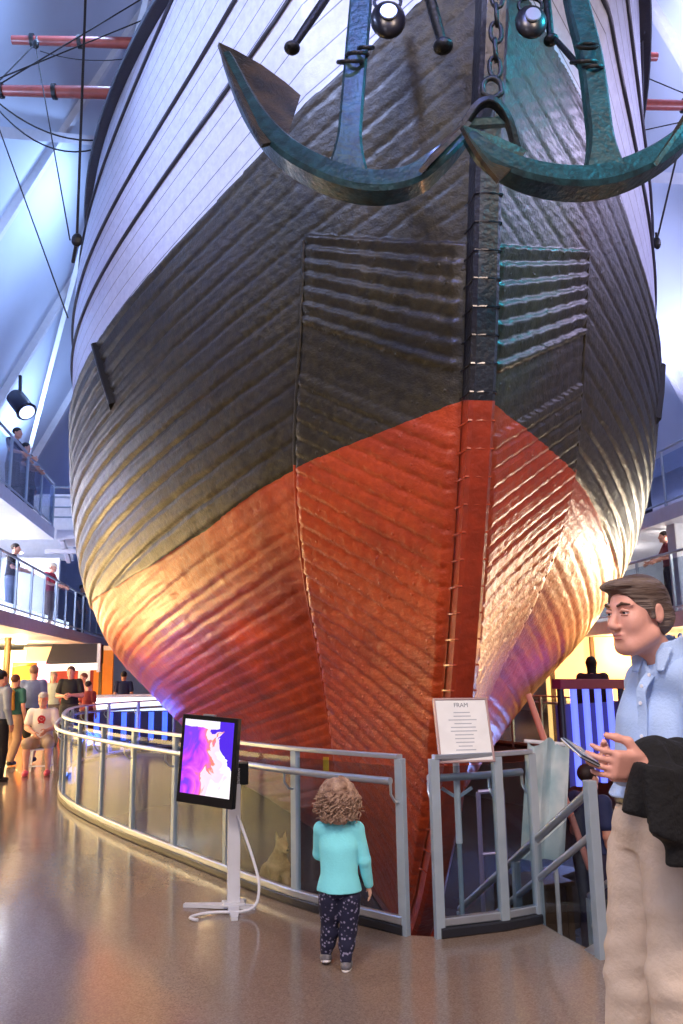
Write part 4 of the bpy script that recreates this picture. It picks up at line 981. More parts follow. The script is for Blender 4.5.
for i in range(330):
    d = nrm(cr.normal(size=3))
    if d[1] > .55 and d[2] < .5: continue
    if d[2] < -.6: continue
    c_ = hc+v3((0, -.012, .01))+d*v3((.092, .092, .088)); rr = .012+cr.random()*.012
    Hc.ell(c_, (rr, rr, rr*1.1), None, k=.006)
    if i % 1 == 0:
        dn = nrm(v3((0, 0, -1))+d*.55); u = nrm(np.cross(dn, cr.normal(size=3))); w_ = np.cross(dn, u); L_ = .05+.04*cr.random(); ph_ = cr.random()*6
        tubes.tube([c_+d*.008+dn*(L_*k/14)+(u*math.cos(ph_+k*.95)+w_*math.sin(ph_+k*.95))*.010*(1+.3*math.sin(k)) for k in range(15)], [.0032]*14+[.0015], 5)
for i in range(40):
    a = cr.random()*2*PI; 
    if math.sin(a) > .5: continue
    c_ = hc+v3((.082*math.cos(a), .08*math.sin(a), -.07-.03*cr.random())); rr = .016+cr.random()*.01; Hc.ell(c_, (rr, rr, rr*1.3), None, k=.006)
hr = Hc.mesh('hair', CC['hair'], child)
tubes.build('curls', CC['hair'], hr, smooth=80)

# --- visitors in the background
def S3(a, l, z=0): return S(a, l, z)
def gp(px, py): r = Fv+Rv*(px-341.5)/FPX+Uv*(512-py)/FPX; t = (0-CZ)/r[2]; return Vector(np.array([0, 0, CZ])+r*t)
def near(px, Y, z=0): p = at(px, 672, Y); return (p.x, p.y)
# seated man on the stool
SITJ = dict(head=(0, -.05, 1.20), neck=(0, -.01, 1.04), chest=(0, .0, .86), waist=(0, .03, .64), pelvis=(0, .03, .52), sh_l=(.18, 0, .99), el_l=(.24, -.06, .74), wr_l=(.10, -.27, .70), sh_r=(-.18, 0, .99), el_r=(-.24, -.06, .74), wr_r=(-.08, -.27, .66),
            hip_l=(.09, 0, .50), kn_l=(.17, -.42, .50), an_l=(.17, -.40, .08), hip_r=(-.09, 0, .50), kn_r=(-.17, -.42, .50), an_r=(-.17, -.40, .08))
sx, sy = near(45, 14.6)
seated, SJ, SRm = simple('seated man in white shirt with red emblem, grey cap, pink shoes', (sx, sy), 12, 1.78, 'e9e2de', 'b59c84', 'c9c4c0', SITJ, sleeve='short', legs='short', shoes='e0506a', hair='cap', cap='bdb6ae', bw=1.08)
c_ = Vector(SJ['chest'])+(SRm@Vector((0, -.135, .02)))
def glyph(polys, c, R, sx_, parent, name, m_, th=.004):
    mb = MB()
    for poly in polys:
        P = [c+R@Vector((x*sx_, 0, y*sx_)) for x, y in poly]
        mb.prism(P, R@Vector((0, th, 0)))
    return mb.build(name, m_, parent)
REDP = mat('red_print', 'c0283a', .7)
em = MB(); 
for k in range(22):   # a round looping emblem on the chest
    pass
em.tube([c_+SRm@Vector((.055*math.cos(a), 0, .055*math.sin(a))) for a in [2*PI*k/20 for k in range(20)]], .012, 6, closed=True)
em.tube([c_+SRm@Vector((.03*math.sin(2*a), -.004, .04*math.sin(a)-.0)) for a in [2*PI*k/24 for k in range(24)]], .010, 6, closed=True)
em.tube([c_+SRm@Vector((x, -.003, z)) for x, z in ((-.05, -.07), (0, -.05), (.05, -.07))], .009, 6)
em.build('chest_emblem', REDP, seated, smooth=60)
stl = thing('stool', 'white four-legged stool under the seated man', 'stool', (sx, sy, 0))
Rz = SRm
def L2(x, y, z): return Vector((sx, sy, 0))+Rz@Vector((x, y, z))
MB().box(L2(0, .02, .395), (.36, .32, .035), Rz, .012).build('seat', WHITEP, stl)
for x in (-1, 1):
    for y in (-1, 1): MB().bar(L2(x*.19, .02+y*.17, 0), L2(x*.15, .02+y*.13, .385), .028, .028).build('leg', WHITEP, stl)
    MB().bar(L2(x*.18, -.14, .12), L2(x*.18, .18, .12), .02, .02).build('stretcher', WHITEP, stl)
MB().bar(L2(-.18, -.13, .12), L2(.18, -.13, .12), .02, .02).build('stretcher', WHITEP, stl)
BAG = {}
def vis(label, px, Y, yaw, H, shirt, trou, hairc, **k):
    x, y = near(px, Y); return simple(label, (x, y), yaw, H, shirt, trou, hairc, group=BP, **k)
WALK = dict(kn_l=(.095, -.16, .50), an_l=(.10, -.10, .10), kn_r=(-.095, -.02, .49), an_r=(-.10, .17, .12))
vis('man in blue-grey shirt and dark shorts walking away behind the stool', 34, 16.2, 185, 1.83, '6f80ae', '1a1a22', '8a6a58', ov=WALK, legs='short', sleeve='long', bw=1.12)
vis('man in black polo shirt with arms at his chest behind the rail', 71, 18.4, 8, 1.83, '15151c', '2a2a30', '4a2e24', ov=dict(wr_l=(.06, -.25, 1.16), wr_r=(-.08, -.24, 1.14), el_l=(.25, -.02, 1.14), el_r=(-.25, -.02, 1.14)), bw=1.1)
g, GJ, GR = vis('person in green top with a yellow backpack, back turned', 16, 15.6, 165, 1.66, '2f6a62', 'a8876c', '5a3226', ov=WALK)
bc_ = Vector(GJ['chest'])+GR@Vector((0, .19, -.02))
bp_ = thing('backpack', 'mustard yellow backpack on the person in the green top', 'bag', tuple(bc_-Vector((0, 0, .22))))
Bf = Field(v3(bc_)-.35, v3(bc_)+.35, .012); sd_ = v3(GR@Vector((1, 0, 0)))
Bf.ecap(v3(bc_)-v3((0, 0, .18)), v3(bc_)+v3((0, 0, .14)), (.15, .085), (.13, .07), sd_, k=.04); Bf.ell(v3(bc_)+v3((0, 0, .15)), (.12, .08, .06), None, k=.04)
Bf.mesh('pack', mat('mustard_canvas', 'b8862e', .8, bump=.2), bp_)
for s_ in (-1, 1): MB().tube([bc_+GR@Vector((s_*.09, -.06, .2)), bc_+GR@Vector((s_*.10, -.18, .235)), bc_+GR@Vector((s_*.11, -.30, .1))], .015, 6).build('strap', mat('dark_webbing', '3a3026', .8), bp_)
MB().box(bc_+GR@Vector((0, .085, -.06)), (.2, .04, .14), GR, .015).build('front_pocket', mat('mustard_canvas', 'b8862e'), bp_)
vis('person in grey shirt and black trousers cut by the left edge', 2, 13.4, 150, 1.72, '8890a6', '14141c', '1c1616', sleeve='long')
vis('dark-haired visitor at the left edge behind the grey shirt', -1, 16.5, 175, 1.78, '55607a', '262a36', '1c1414')
vis('visitor in pale green shirt between the blue and black shirts', 54, 20.0, 20, 1.72, 'b7bfae', '6b6258', '8d7f72')
vis('visitor in pink top and brown trousers in front of the red door', 84, 19.5, -30, 1.68, 'd79a98', '3a2430', '6a3c2e')
vis('small dark-haired visitor in red beside the red door', 89, 19.0, 160, 1.5, '8a2a2a', '2a1c22', '2a1612')
vis('visitor in dark blue beside the orange wall near the hull', 124, 22.6, 200, 1.72, '26305e', '1d2238', '20161a')
# lower left balcony
def onb(label, a, l, z, yaw, H, *c, **k): p = S(a, l, 0); return simple(label, (p.x, p.y), yaw, H, *c, z=z, group='museum visitors on the balconies', **k)
LEAN = dict(el_l=(.26, -.10, 1.16), wr_l=(.22, -.36, 1.10), el_r=(-.26, -.10, 1.16), wr_r=(-.22, -.36, 1.10), head=(0, -.08, 1.61), neck=(0, -.04, 1.46), chest=(0, -.03, 1.27))
onb('visitor in red shirt and pale cap leaning on the lower left balcony rail', 16.6, 6.62, 2.85, 82, 1.72, 'b8344a', 'a08a84', '5a4a40', ov=LEAN, hair='cap', cap='d8ccb8')
onb('dark-haired visitor in black top at the lower left balcony, far left', 13.2, 6.75, 2.85, 95, 1.72, '1c1c28', '8fa0c0', '241a1a', ov=LEAN)
onb('visitor in dark jacket on the lower left balcony near the hull', 22.0, 6.7, 2.85, 80, 1.7, '2c3450', '30344a', '2a2020')
onb('dark-haired visitor at the upper left balcony rail, left edge', 12.0, 6.55, 5.15, 80, 1.75, '3a3c58', '2a2a3a', '181218', ov=LEAN)
onb('second visitor from the left on the upper left balcony', 13.0, 6.6, 5.15, 95, 1.7, '5a5468', '26263a', '1a1218', ov=LEAN)
onb('visitor in brown and black on the upper left balcony by the bridge', 14.1, 6.7, 5.15, 85, 1.7, '40362e', '1c1e26', '3a2820', sleeve='long')
onb('visitor in red on the lower right balcony, small and far', 9.5, -6.8, 2.6, -90, 1.7, '8a3a4c', '3a3c50', '2a1c1c', ov=LEAN)
onb('visitor in dark coat on the upper right balcony, right edge', 10.2, -6.8, 4.6, -90, 1.74, '2a2c44', '22243a', '1e1618', ov=LEAN)
# right side
x, y = near(592, 13.6)
simple('black-haired visitor whose head shows above the maroon barrier', (x, y), 160, 1.78, '3a2436', '2a2430', '140e10', group=BP, bw=1.15, sleeve='long', hair='long')
x, y = near(580, 8.4)
simple('person in dark navy top standing low in the pit behind the stair rail', (x, 8.4), 120, 1.83, '2a3460', '2c2644', '2a1a18', z=PITZ, ov=dict(wr_l=(.16, -.32, 1.10), el_l=(.25, -.04, 1.12)), bw=1.15, shoes='18161c')

# ------------------------------------------------------------------ screen stand, notice and other things on the floor
tv = thing('display_stand', 'white floor stand with cross feet carrying the tilted screen', 'stand', (-.83, 6.12, 0))
B0 = Vector((-.80, 6.12, 0)); WST = mat('white_stand', 'd9dce8', .35)
for d, L_ in (((-1, .18, 0), .36), ((1, -.18, 0), .16), ((.16, -1, 0), .30), ((.3, .9, 0), .16)):
    dd_ = Vector(d).normalized(); MB().prism([B0+dd_*0+Vector((-dd_.y, dd_.x, 0))*.045+Vector((0, 0, .018)), B0+dd_*L_+Vector((-dd_.y, dd_.x, 0))*.022+Vector((0, 0, .012)), B0+dd_*L_-Vector((-dd_.y, dd_.x, 0))*.022+Vector((0, 0, .012)), B0-Vector((-dd_.y, dd_.x, 0))*.045+Vector((0, 0, .018))], (0, 0, .022)).build('foot', WST, tv)
MB().box(B0+Vector((0, 0, .48)), (.088, .05, .93), Matrix.Rotation(.25, 3, 'Z'), .008).build('column', WST, tv)
MB().box(B0+Vector((0, .0, .035)), (.15, .13, .02), Matrix.Rotation(.25, 3, 'Z'), .006).build('base_plate', WST, tv)
c1, c2, c3, c4 = at(178, 716, 6.12), at(233, 717, 5.90), at(241, 812, 5.86), at(185, 799, 6.07)
ctr = (c1+c2+c3+c4)/4; ux = ((c2-c1)+(c3-c4)).normalized(); uz = ((c1-c4)+(c2-c3)); uz = (uz-ux*uz.dot(ux)).normalized(); uy = uz.cross(ux); Wd = ((c2-c1).length+(c3-c4).length)/2; Hd = ((c1-c4).length+(c2-c3).length)/2
Rm = Matrix((ux, uy, uz)).transposed()
MB().box(B0+Vector((0, -.0, .90)), (.2, .05, .16), Matrix.Rotation(.25, 3, 'Z'), .01).build('bracket', BLACKP, tv)
scn = thing('display_screen', 'upright flat screen showing magenta, violet and white patches', 'screen', tuple(ctr))
MB().box(ctr, (Wd, .045, Hd), Rm, .006).build('bezel', BLACKP, scn)
def screen_mat():
    M_ = bpy.data.materials.new('screen_picture'); M_.use_nodes = True; nt = M_.node_tree; N = nt.nodes; L = nt.links; b_ = N['Principled BSDF']; b_.inputs['Base Color'].default_value = (.01, .01, .01, 1); b_.inputs['Roughness'].default_value = .15
    at1 = N.new('ShaderNodeUVMap'); n = N.new('ShaderNodeTexNoise'); n.inputs['Scale'].default_value = 2.6; n.inputs['Detail'].default_value = 3; n.inputs['Distortion'].default_value = .8; L.new(at1.outputs[0], n.inputs['Vector'])
    sp = N.new('ShaderNodeSeparateXYZ'); L.new(at1.outputs[0], sp.inputs[0])
    def m2(op, a, b):
        q_ = N.new('ShaderNodeMath'); q_.operation = op
        for i, v in enumerate((a, b)):
            if isinstance(v, (int, float)): q_.inputs[i].default_value = v
            else: L.new(v, q_.inputs[i])
        return q_.outputs[0]
    # centre-right bright patch, violet corner upper right, magenta left
    x_, y_ = sp.outputs[0], sp.outputs[1]
    v = m2('ADD', m2('MULTIPLY', x_, .85), m2('MULTIPLY', m2('SUBTRACT', n.outputs[0], .5), 1.5)); v = m2('SUBTRACT', v, m2('MULTIPLY', y_, .28)); v = m2('ADD', v, .12)
    r = N.new('ShaderNodeValToRGB'); L.new(v, r.inputs[0]); e = r.color_ramp.elements
    e[0].position = .0; e[0].color = hexc('7a3cff')+(1,); e[1].position = 1.0; e[1].color = hexc('fff4ff')+(1,)
    for p, h in ((.10, 'c03cf0'), (.24, 'e060f0'), (.33, 'f070b0'), (.37, 'f08060'), (.41, 'ffd8f0'), (.6, 'f4d0ff'), (.72, 'ffffff')):
        k = r.color_ramp.elements.new(p); k.color = hexc(h)+(1,)
    # deep violet top right
    t1 = m2('ADD', m2('MULTIPLY', x_, 1.3), m2('MULTIPLY', y_, 1.0)); t1 = m2('ADD', t1, m2('MULTIPLY', m2('SUBTRACT', n.outputs[0], .5), 1.6)); t1 = m2('GREATER_THAN', t1, 1.72)
    mx = N.new('ShaderNodeMix'); mx.data_type = 'RGBA'; L.new(t1, mx.inputs[0]); L.new(r.outputs[0], mx.inputs[6]); mx.inputs[7].default_value = hexc('4a1ed8')+(1,)
    t2 = m2('MULTIPLY', m2('GREATER_THAN', m2('ADD', y_, m2('MULTIPLY', m2('SUBTRACT', n.outputs[0], .5), .15)), .9), m2('LESS_THAN', x_, .72))
    mx2 = N.new('ShaderNodeMix'); mx2.data_type = 'RGBA'; L.new(t2, mx2.inputs[0]); L.new(mx.outputs[2], mx2.inputs[6]); mx2.inputs[7].default_value = hexc('f4ecff')+(1,)
    L.new(mx2.outputs[2], b_.inputs['Emission Color']); b_.inputs['Emission Strength'].default_value = 1.15; return M_
sw, shh = Wd*.88, Hd*.84; sc0 = ctr+uz*Hd*.03-uy*.0235
so_ = MB().add([sc0-ux*sw/2-uz*shh/2, sc0+ux*sw/2-uz*shh/2, sc0+ux*sw/2+uz*shh/2, sc0-ux*sw/2+uz*shh/2], [(0, 1, 2, 3)]).build('picture', screen_mat(), scn)
uvl = so_.data.uv_layers.new(name='UVMap'); uvc = {0: (0, 0), 1: (1, 0), 2: (1, 1), 3: (0, 1)}
for lo_ in so_.data.loops: uvl.data[lo_.index].uv = uvc[lo_.vertex_index]
MB().box(ctr+uz*(Hd/2+.006)-ux*.02, (.1, .03, .012), Rm, .003).build('top_sensor', STEEL, scn)
cb = MB().tube(path([B0+Vector((.03, -.03, .62)), B0+Vector((.08, -.05, .50)), B0+Vector((.15, -.08, .32)), B0+Vector((.19, -.12, .18)), B0+Vector((.17, -.16, .06)), B0+Vector((.07, -.17, .022)), B0+Vector((-.06, -.15, .018)), B0+Vector((-.18, -.18, .018)), B0+Vector((-.25, -.26, .018)), B0+Vector((-.22, -.31, .018)), B0+Vector((-.19, -.33, .02))], 5), .010, 8).build('power_cable', mat('white_cable', 'e4e6f4', .4), smooth=80)
tag(cb, 'white cable looping from the screen stand down to the floor', 'cable')
# framed notice on its post
nt_ = thing('notice_stand', 'white framed notice on a pole behind the glass rail', 'sign', (.72, 5.62, 0))
n1, n2, n3, n4 = at(430, 699, 5.52), at(484, 698, 5.60), at(497, 762, 5.50), at(442, 763, 5.42)
nc_ = (n1+n2+n3+n4)/4; nx = ((n2-n1)+(n3-n4)).normalized(); nz = ((n1-n4)+(n2-n3)); nz = (nz-nx*nz.dot(nx)).normalized(); ny = nz.cross(nx); nw = ((n2-n1).length+(n3-n4).length)/2; nhh = ((n1-n4).length+(n2-n3).length)/2; Rn = Matrix((nx, ny, nz)).transposed()
FRM = mat('rose_metal_frame', 'b59a9c', .35, .5)
MB().box(nc_+ny*.004, (nw, .014, nhh), Rn).build('back_board', mat('notice_back', '8f9098', .5), nt_)
for s_ in (-1, 1):
    MB().box(nc_+nx*s_*(nw/2-.006)-ny*.006, (.014, .018, nhh), Rn, .003).build('frame_side', FRM, nt_)
    MB().box(nc_+nz*s_*(nhh/2-.006)-ny*.006, (nw-.016, .018, .014), Rn, .003).build('frame_end', FRM, nt_)
MB().box(nc_-ny*.006, (nw-.028, .004, nhh-.028), Rn).build('paper', mat('notice_paper', 'f3f6fb', .6), nt_)
def text(body, size, c, R, m_, parent, name):
    cu = bpy.data.curves.new(name, 'FONT'); cu.body = body; cu.size = size; cu.align_x = 'CENTER'; cu.align_y = 'CENTER'; cu.extrude = .0006
    o_ = bpy.data.objects.new(name, cu); C.objects.link(o_); dg = bpy.context.evaluated_depsgraph_get(); dg.update(); me = bpy.data.meshes.new_from_object(o_.evaluated_get(dg)); bpy.data.objects.remove(o_)
    me.materials.clear(); me.materials.append(m_); M4 = Matrix.Translation(c-ABS[parent.name])@R.to_4x4()@Matrix.Rotation(PI/2, 4, 'X'); me.transform(M4)
    o2 = bpy.data.objects.new(name, me); C.objects.link(o2); o2.parent = parent; ABS[o2.name] = ABS[parent.name]; return o2
INK = mat('grey_ink', '7c8698', .7); INKL = mat('pale_grey_ink', 'b4bccb', .7)
text('FRAM', .040, nc_-ny*.0088+nz*(nhh*.385), Rn, INK, nt_, 'heading')
mbl = MB(); cr = np.random.default_rng(8)
for r_ in range(11):
    wl_ = nw*(.22+.3*cr.random()) if r_ else nw*.3
    MBc = nc_-ny*.0088+nz*(nhh*(.27-.058*r_)); mbl.box(MBc, (wl_, .0008, .006), Rn)
mbl.build('text_lines', INKL, nt_)
pb = Vector((.725, 5.62, 0)); MB().tube([pb+Vector((0, 0, -.25)), pb+Vector((0, 0, .55))], .016, 10).build('lower_pole', PAINTG, nt_, smooth=60)
MB().tube([pb+Vector((0, 0, .5)), pb+Vector((-.0, -.0, 1.02)), nc_+ny*.02-nz*nhh*.3], .022, 10).build('pole', WHITEP, nt_, smooth=60)
for s_ in (-1, 1): MB().bar(pb+Vector((0, 0, .78)), pb+Vector((s_*.10, .02, .84)), .012, .02).build('clip_arm', PAINTG, nt_)
MB().box(pb+Vector((0, .0, -.26)), (.16, .1, .02), None, .004).build('base', PAINTG, nt_)
led = MB().prism([Vector((.50, 5.47, -.27)), Vector((1.0, 5.60, -.27)), Vector((.95, 5.78, -.27)), Vector((.45, 5.65, -.27))], (0, 0, .04)).build('trim_11', CONC); struct(led)

# ------------------------------------------------------------------ things down in the pit
def pitp(px, py, z=PITZ): r = Fv+Rv*(px-341.5)/FPX+Uv*(512-py)/FPX; t = (z-CZ)/r[2]; return Vector(np.array([0, 0, CZ])+r*t)
ban = thing('banner_stand', 'tall pale white and blue cloth panels hanging on a stand in the pit', 'banner', tuple(pitp(548, 905)))
b0 = at(548, 740, 7.6)
mbb = MB(); rows = 14; colsn = 12; vs = []
for r_ in range(rows):
    for c_i in range(colsn):
        u = c_i/(colsn-1); v = r_/(rows-1); p = at(528+40*u-6*v+3*u*v, 742+5*math.sin(u*9)*(1-v)+118*v, 7.6); vs.append(p+Vector((0, .05*math.sin(u*11+v*2), 0)))
fs = [(r_*colsn+c_i, r_*colsn+c_i+1, (r_+1)*colsn+c_i+1, (r_+1)*colsn+c_i) for r_ in range(rows-1) for c_i in range(colsn-1)]
n_v = len(vs); vs2 = vs+[v+Vector((0, .015, 0)) for v in vs]; fs2 = fs+[tuple(n_v+i for i in f[::-1]) for f in fs]
mbb.add(vs2, fs2); mbb.build('cloth', mat('pale_banner_cloth', 'dfe9ee', .8, noise=.2, nscale=3, c2='9fc0cc'), ban, smooth=50)
MB().tube([at(524, 741, 7.66), at(572, 745, 7.66)], .018, 8).build('crossbar', WHITEP, ban)
pbz = at(548, 742, 7.72); MB().tube([pbz, Vector((pbz.x, pbz.y, PITZ))], .02, 8).build('upright', WHITEP, ban); MB().box((pbz.x, pbz.y, PITZ+.02), (.5, .35, .04), None, .01).build('base', BLACKP, ban)
pk0 = at(528, 694, 8.05); pk1 = at(545, 742, 8.0); pk2 = pk1+(pk1-pk0).normalized()*1.15
pk = MB().tube([pk0, pk1, pk2], [.03, .032, .03], 8).build('slanting_pole', mat('pink_wood', 'd88a7c', .5), smooth=60); tag(pk, 'slanting pinkish pole rising beside the pale cloth panels', 'pole')
fr_ = thing('metal_frame', 'violet-grey metal frame standing in the pit behind the notice pole', 'frame', tuple(pitp(488, 905)))
f0, f1 = at(478, 792, 7.3), at(502, 790, 7.3)
for p in (f0, f1): MB().tube([p, Vector((p.x, p.y, PITZ))], .02, 8).build('leg', mat('violet_metal', 'a296c4', .35, .4), fr_)
MB().tube([f0, f1], .02, 8).build('top_bar', mat('violet_metal', 'a296c4'), fr_); MB().tube([f0-Vector((0, 0, .5)), f1-Vector((0, 0, .5))], .015, 8).build('cross_bar', mat('violet_metal', 'a296c4'), fr_)
for i, (px, Y, w_, h_, lb) in enumerate(((520, 8.6, .6, .7, 'dark wooden crate with a lid in the pit beside the metal frame'), (545, 9.6, .4, .55, 'smaller brown crate in the pit near the stair rail'))):
    x_, y_ = at(px, 672, Y).x, Y; t = thing('crate', lb, 'crate', (x_, y_, PITZ)); WD = mat('crate_wood', '5c4634', .6, bump=.4, noise=.4)
    R_ = Matrix.Rotation(.3+i*.5, 3, 'Z')
    MB().box((x_, y_, PITZ+h_/2), (w_, w_*.8, h_), R_, .01).build('box', WD, t); MB().box((x_, y_, PITZ+h_+.02), (w_+.04, w_*.8+.04, .04), R_, .008).build('lid', WD, t)
    for s_ in (-1, 1): MB().box(Vector((x_, y_, PITZ+h_/2))+R_@Vector((s_*w_*.42, -w_*.41, 0)), (.06, .02, h_), R_).build('batten', WD, t)
# sled dog figure
def dog(c, yaw, s, label):
    R_ = np.array(Matrix.Rotation(yaw, 3, 'Z')); root = thing('dog_figure', label, 'dog figure', tuple(c)); c = v3(c)
    def W(x, y, z): return c+R_@v3((x, y, z))*s
    F = Field(c+v3((-.6, -.6, -.02))*s, c+v3((.6, .6, .9))*s, .012*s)
    F.chain([W(0, .22, .16), W(0, .10, .30), W(0, -.10, .46), W(0, -.16, .58)], np.array([.15, .15, .125, .09])*s, k=.05*s)
    F.chain([W(0, -.17, .60), W(0, -.22, .70)], np.array([.08, .085])*s, k=.03*s); F.cone(W(0, -.26, .69), W(0, -.36, .655), .055*s, .035*s, k=.03*s)
    for x in (-1, 1):
        F.chain([W(x*.08, -.14, .42), W(x*.085, -.17, .22), W(x*.085, -.17, .05), W(x*.085, -.22, .03)], np.array([.07, .045, .035, .038])*s, k=.025*s)
        F.chain([W(x*.12, .18, .17), W(x*.17, .0, .17), W(x*.16, .10, .05), W(x*.16, -.05, .03)], np.array([.11, .075, .045, .04])*s, k=.03*s)
        F.cone(W(x*.05, -.20, .77), W(x*.065, -.19, .86), .03*s, .008*s, k=.012*s)
    F.chain([W(0, .32, .10), W(.06, .42, .12), W(.12, .42, .25)], np.array([.05, .055, .03])*s, k=.03*s)
    F.warp(lambda P_: wav(P_, 60/s, .006*s, 12)); F.mesh('body', mat('cream_fur', 'c9a878', .9, bump=.6, bscale=50, noise=.3, nscale=6, c2='9a7a50'), root)
    MB().sphere(W(0, -.395, .665), .016*s, 6).build('nose', BLACKP, root, smooth=80)
    for x in (-1, 1): MB().sphere(W(x*.035, -.285, .725), .010*s, 6).build('eye', BLACKP, root, smooth=80)
dog(pitp(275, 899, PITZ+.01), .5, .95, 'cream sitting dog figure seen through the glass left of the child')
# yellow sticker on the glass
yp = at(326, 764, 6.02); ys = MB().box(yp, (.055, .004, .095), Matrix.Rotation(-.75, 3, 'Z'), .001).build('yellow_sticker', mat('yellow_vinyl', 'e8b428', .5)); tag(ys, 'small yellow sticker on the glass above the child', 'sticker')

# ------------------------------------------------------------------ glowing shops and stalls behind
def emis(name, h, e): return mat(name, h, .6, emit=h, es=e)
def wallbox(a, l, z, da, dl, dz, m_, name, parent=None, bev=0):
    return MB().box(S(a, l, z), (dl, da, dz), Matrix.Rotation(-PSI, 3, 'Z'), bev).build(name, m_, parent)
for i, (a0, a1, s_) in enumerate(((4, 8.4, 1), (8.8, 13.2, 1), (13.6, 17.5, 1), (7, 11.5, -1), (12, 17, -1))):
    e = wallbox((a0+a1)/2, s_*(EA+.98), 1.15, a1-a0, .06, 2.1, emis('lit_shopfront', 'ffe2a0', 3.5), 'window_%d' % (i+1)); struct(e)
    for k in range(5):
        f = MB().bar(S(a0+(a1-a0)*k/4, s_*(EA+.92), .1), S(a0+(a1-a0)*k/4, s_*(EA+.92), 2.2), .06, .06).build('mullion', mat('column_bronze', '6b5130'), e)
struct(wallbox(20.0, 8.75, 1.25, .1, 1.7, 2.3, emis('lit_shopfront', 'ffe2a0', 3.5), 'window_6'))
struct(wallbox(20.2, 6.7, 1.25, .1, 2.6, 2.5, mat('cream_partition', 'f0d8b8', .6), 'wall_stall'))
struct(wallbox(18.5, 8.2, 3.9, .15, 2.9, 2.1, WALLP, 'wall_balcony'))
struct(wallbox(20.5, 8.2, 6.2, .15, 2.9, 2.1, WALLP, 'wall_upper_balcony'))
struct(wallbox(12.6, -7.4, 1.15, .12, 4.2, 2.3, emis('lit_shopfront_right', 'ffc878', 1.6), 'window_7'))
for k in range(5): struct(wallbox(12.5, -5.4-1.0*k, 1.15, .08, .09, 2.3, mat('column_bronze', '6b5130'), 'trim_12'))
struct(wallbox(14.2, -8.4, 3.6, .15, 3.4, 1.9, WALLP, 'wall_right_balcony'))
# end stalls: orange partitions with a red door and poster, dark canopy with a white valance
kiosk = thing('orange_kiosk', 'orange exhibition booth with a red door under a dark canopy', 'kiosk', S(17.5, 5.6, 0))
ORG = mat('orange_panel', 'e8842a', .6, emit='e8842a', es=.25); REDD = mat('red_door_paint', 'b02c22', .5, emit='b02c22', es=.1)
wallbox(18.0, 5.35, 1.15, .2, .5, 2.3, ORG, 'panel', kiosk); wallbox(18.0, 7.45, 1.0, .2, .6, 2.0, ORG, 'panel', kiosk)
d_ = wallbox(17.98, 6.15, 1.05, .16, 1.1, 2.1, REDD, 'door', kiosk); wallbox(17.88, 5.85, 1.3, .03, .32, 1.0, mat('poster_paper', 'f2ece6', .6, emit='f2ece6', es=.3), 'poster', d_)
MB().tube([S(17.85, 6.58, 1.0), S(17.85, 6.58, 1.15)], .02, 6).build('handle', STEEL, d_)
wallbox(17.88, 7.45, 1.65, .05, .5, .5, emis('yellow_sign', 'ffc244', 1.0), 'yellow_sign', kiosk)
can = thing('canopy', 'dark sloping canopy with a white glowing front edge over the booth', 'canopy', S(16.4, 5.7, 2.0), )
MB().prism([S(16.0, 5.15, 1.92), S(16.0, 6.4, 1.92), S(16.0, 6.25, 2.4), S(16.0, 5.15, 2.4)], Bv*.9).build('roof', mat('dark_canopy', '2a2430', .7), can)
MB().bar(S(15.5, 5.15, 1.84), S(15.5, 6.45, 1.82), .1, .17).build('glowing_valance', emis('white_valance', 'fff0e4', 1.2), can)
MB().bar(S(15.5, 5.12, 1.7), S(15.5, 5.12, 2.4), .08, .08).build('end_strut', SLAB, can)
for l_ in (5.2, 6.4): MB().bar(S(16.4, l_, 0), S(16.4, l_, 2.1), .07, .07).build('post', mat('column_bronze', '6b5130'), can)
pnk = wallbox(19.2, 7.3, 1.75, .1, .8, .6, emis('pink_sign', 'ff9ac0', 1.8), 'neon_panel'); tag(pnk, 'glowing pink panel high behind the background visitors', 'sign')
for l_, a_ in ((7.0, 19.2),): 
    MB().bar(S(a_, l_-.3, 0), S(a_, l_-.3, 1.55), .05, .05).build('support', STEEL, pnk)
bright = wallbox(21.5, 8.0, 1.25, .12, 2.6, 1.9, emis('lit_shopfront', 'ffdb8c'), 'window_6') if 0 else None
# low white lit counter behind the far left rail
cx_, cy_ = at(140, 672, 20.6).x-.3, 20.6; cnt = thing('lit_counter', 'long low counter with a glowing white front behind the left rail', 'counter', (cx_, cy_, 0))
def cb_(dx, dy, z, sx_, sy_, sz, m_, nm): return MB().box((cx_+dx, cy_+dy, z), (sx_, sy_, sz), None, .005).build(nm, m_, cnt)
cb_(0, .1, .5, 2.3, .5, 1.0, mat('counter_blue', '26345e', .5), 'cabinet'); cb_(0, -.17, .92, 2.2, .05, .32, emis('white_glow_panel', 'eef2ff', 1.6), 'glowing_panel'); cb_(0, 0, 1.12, 2.4, .7, .05, WHITEP, 'counter_top')
for k in range(7): cb_(-1.0+.33*k, -.18, .4, .12, .05, .66, emis('blue_glass_reflection', '4a6cff', 2.2), 'reflection_strip')  # glowing strips stand in for blue reflections in the rail glass
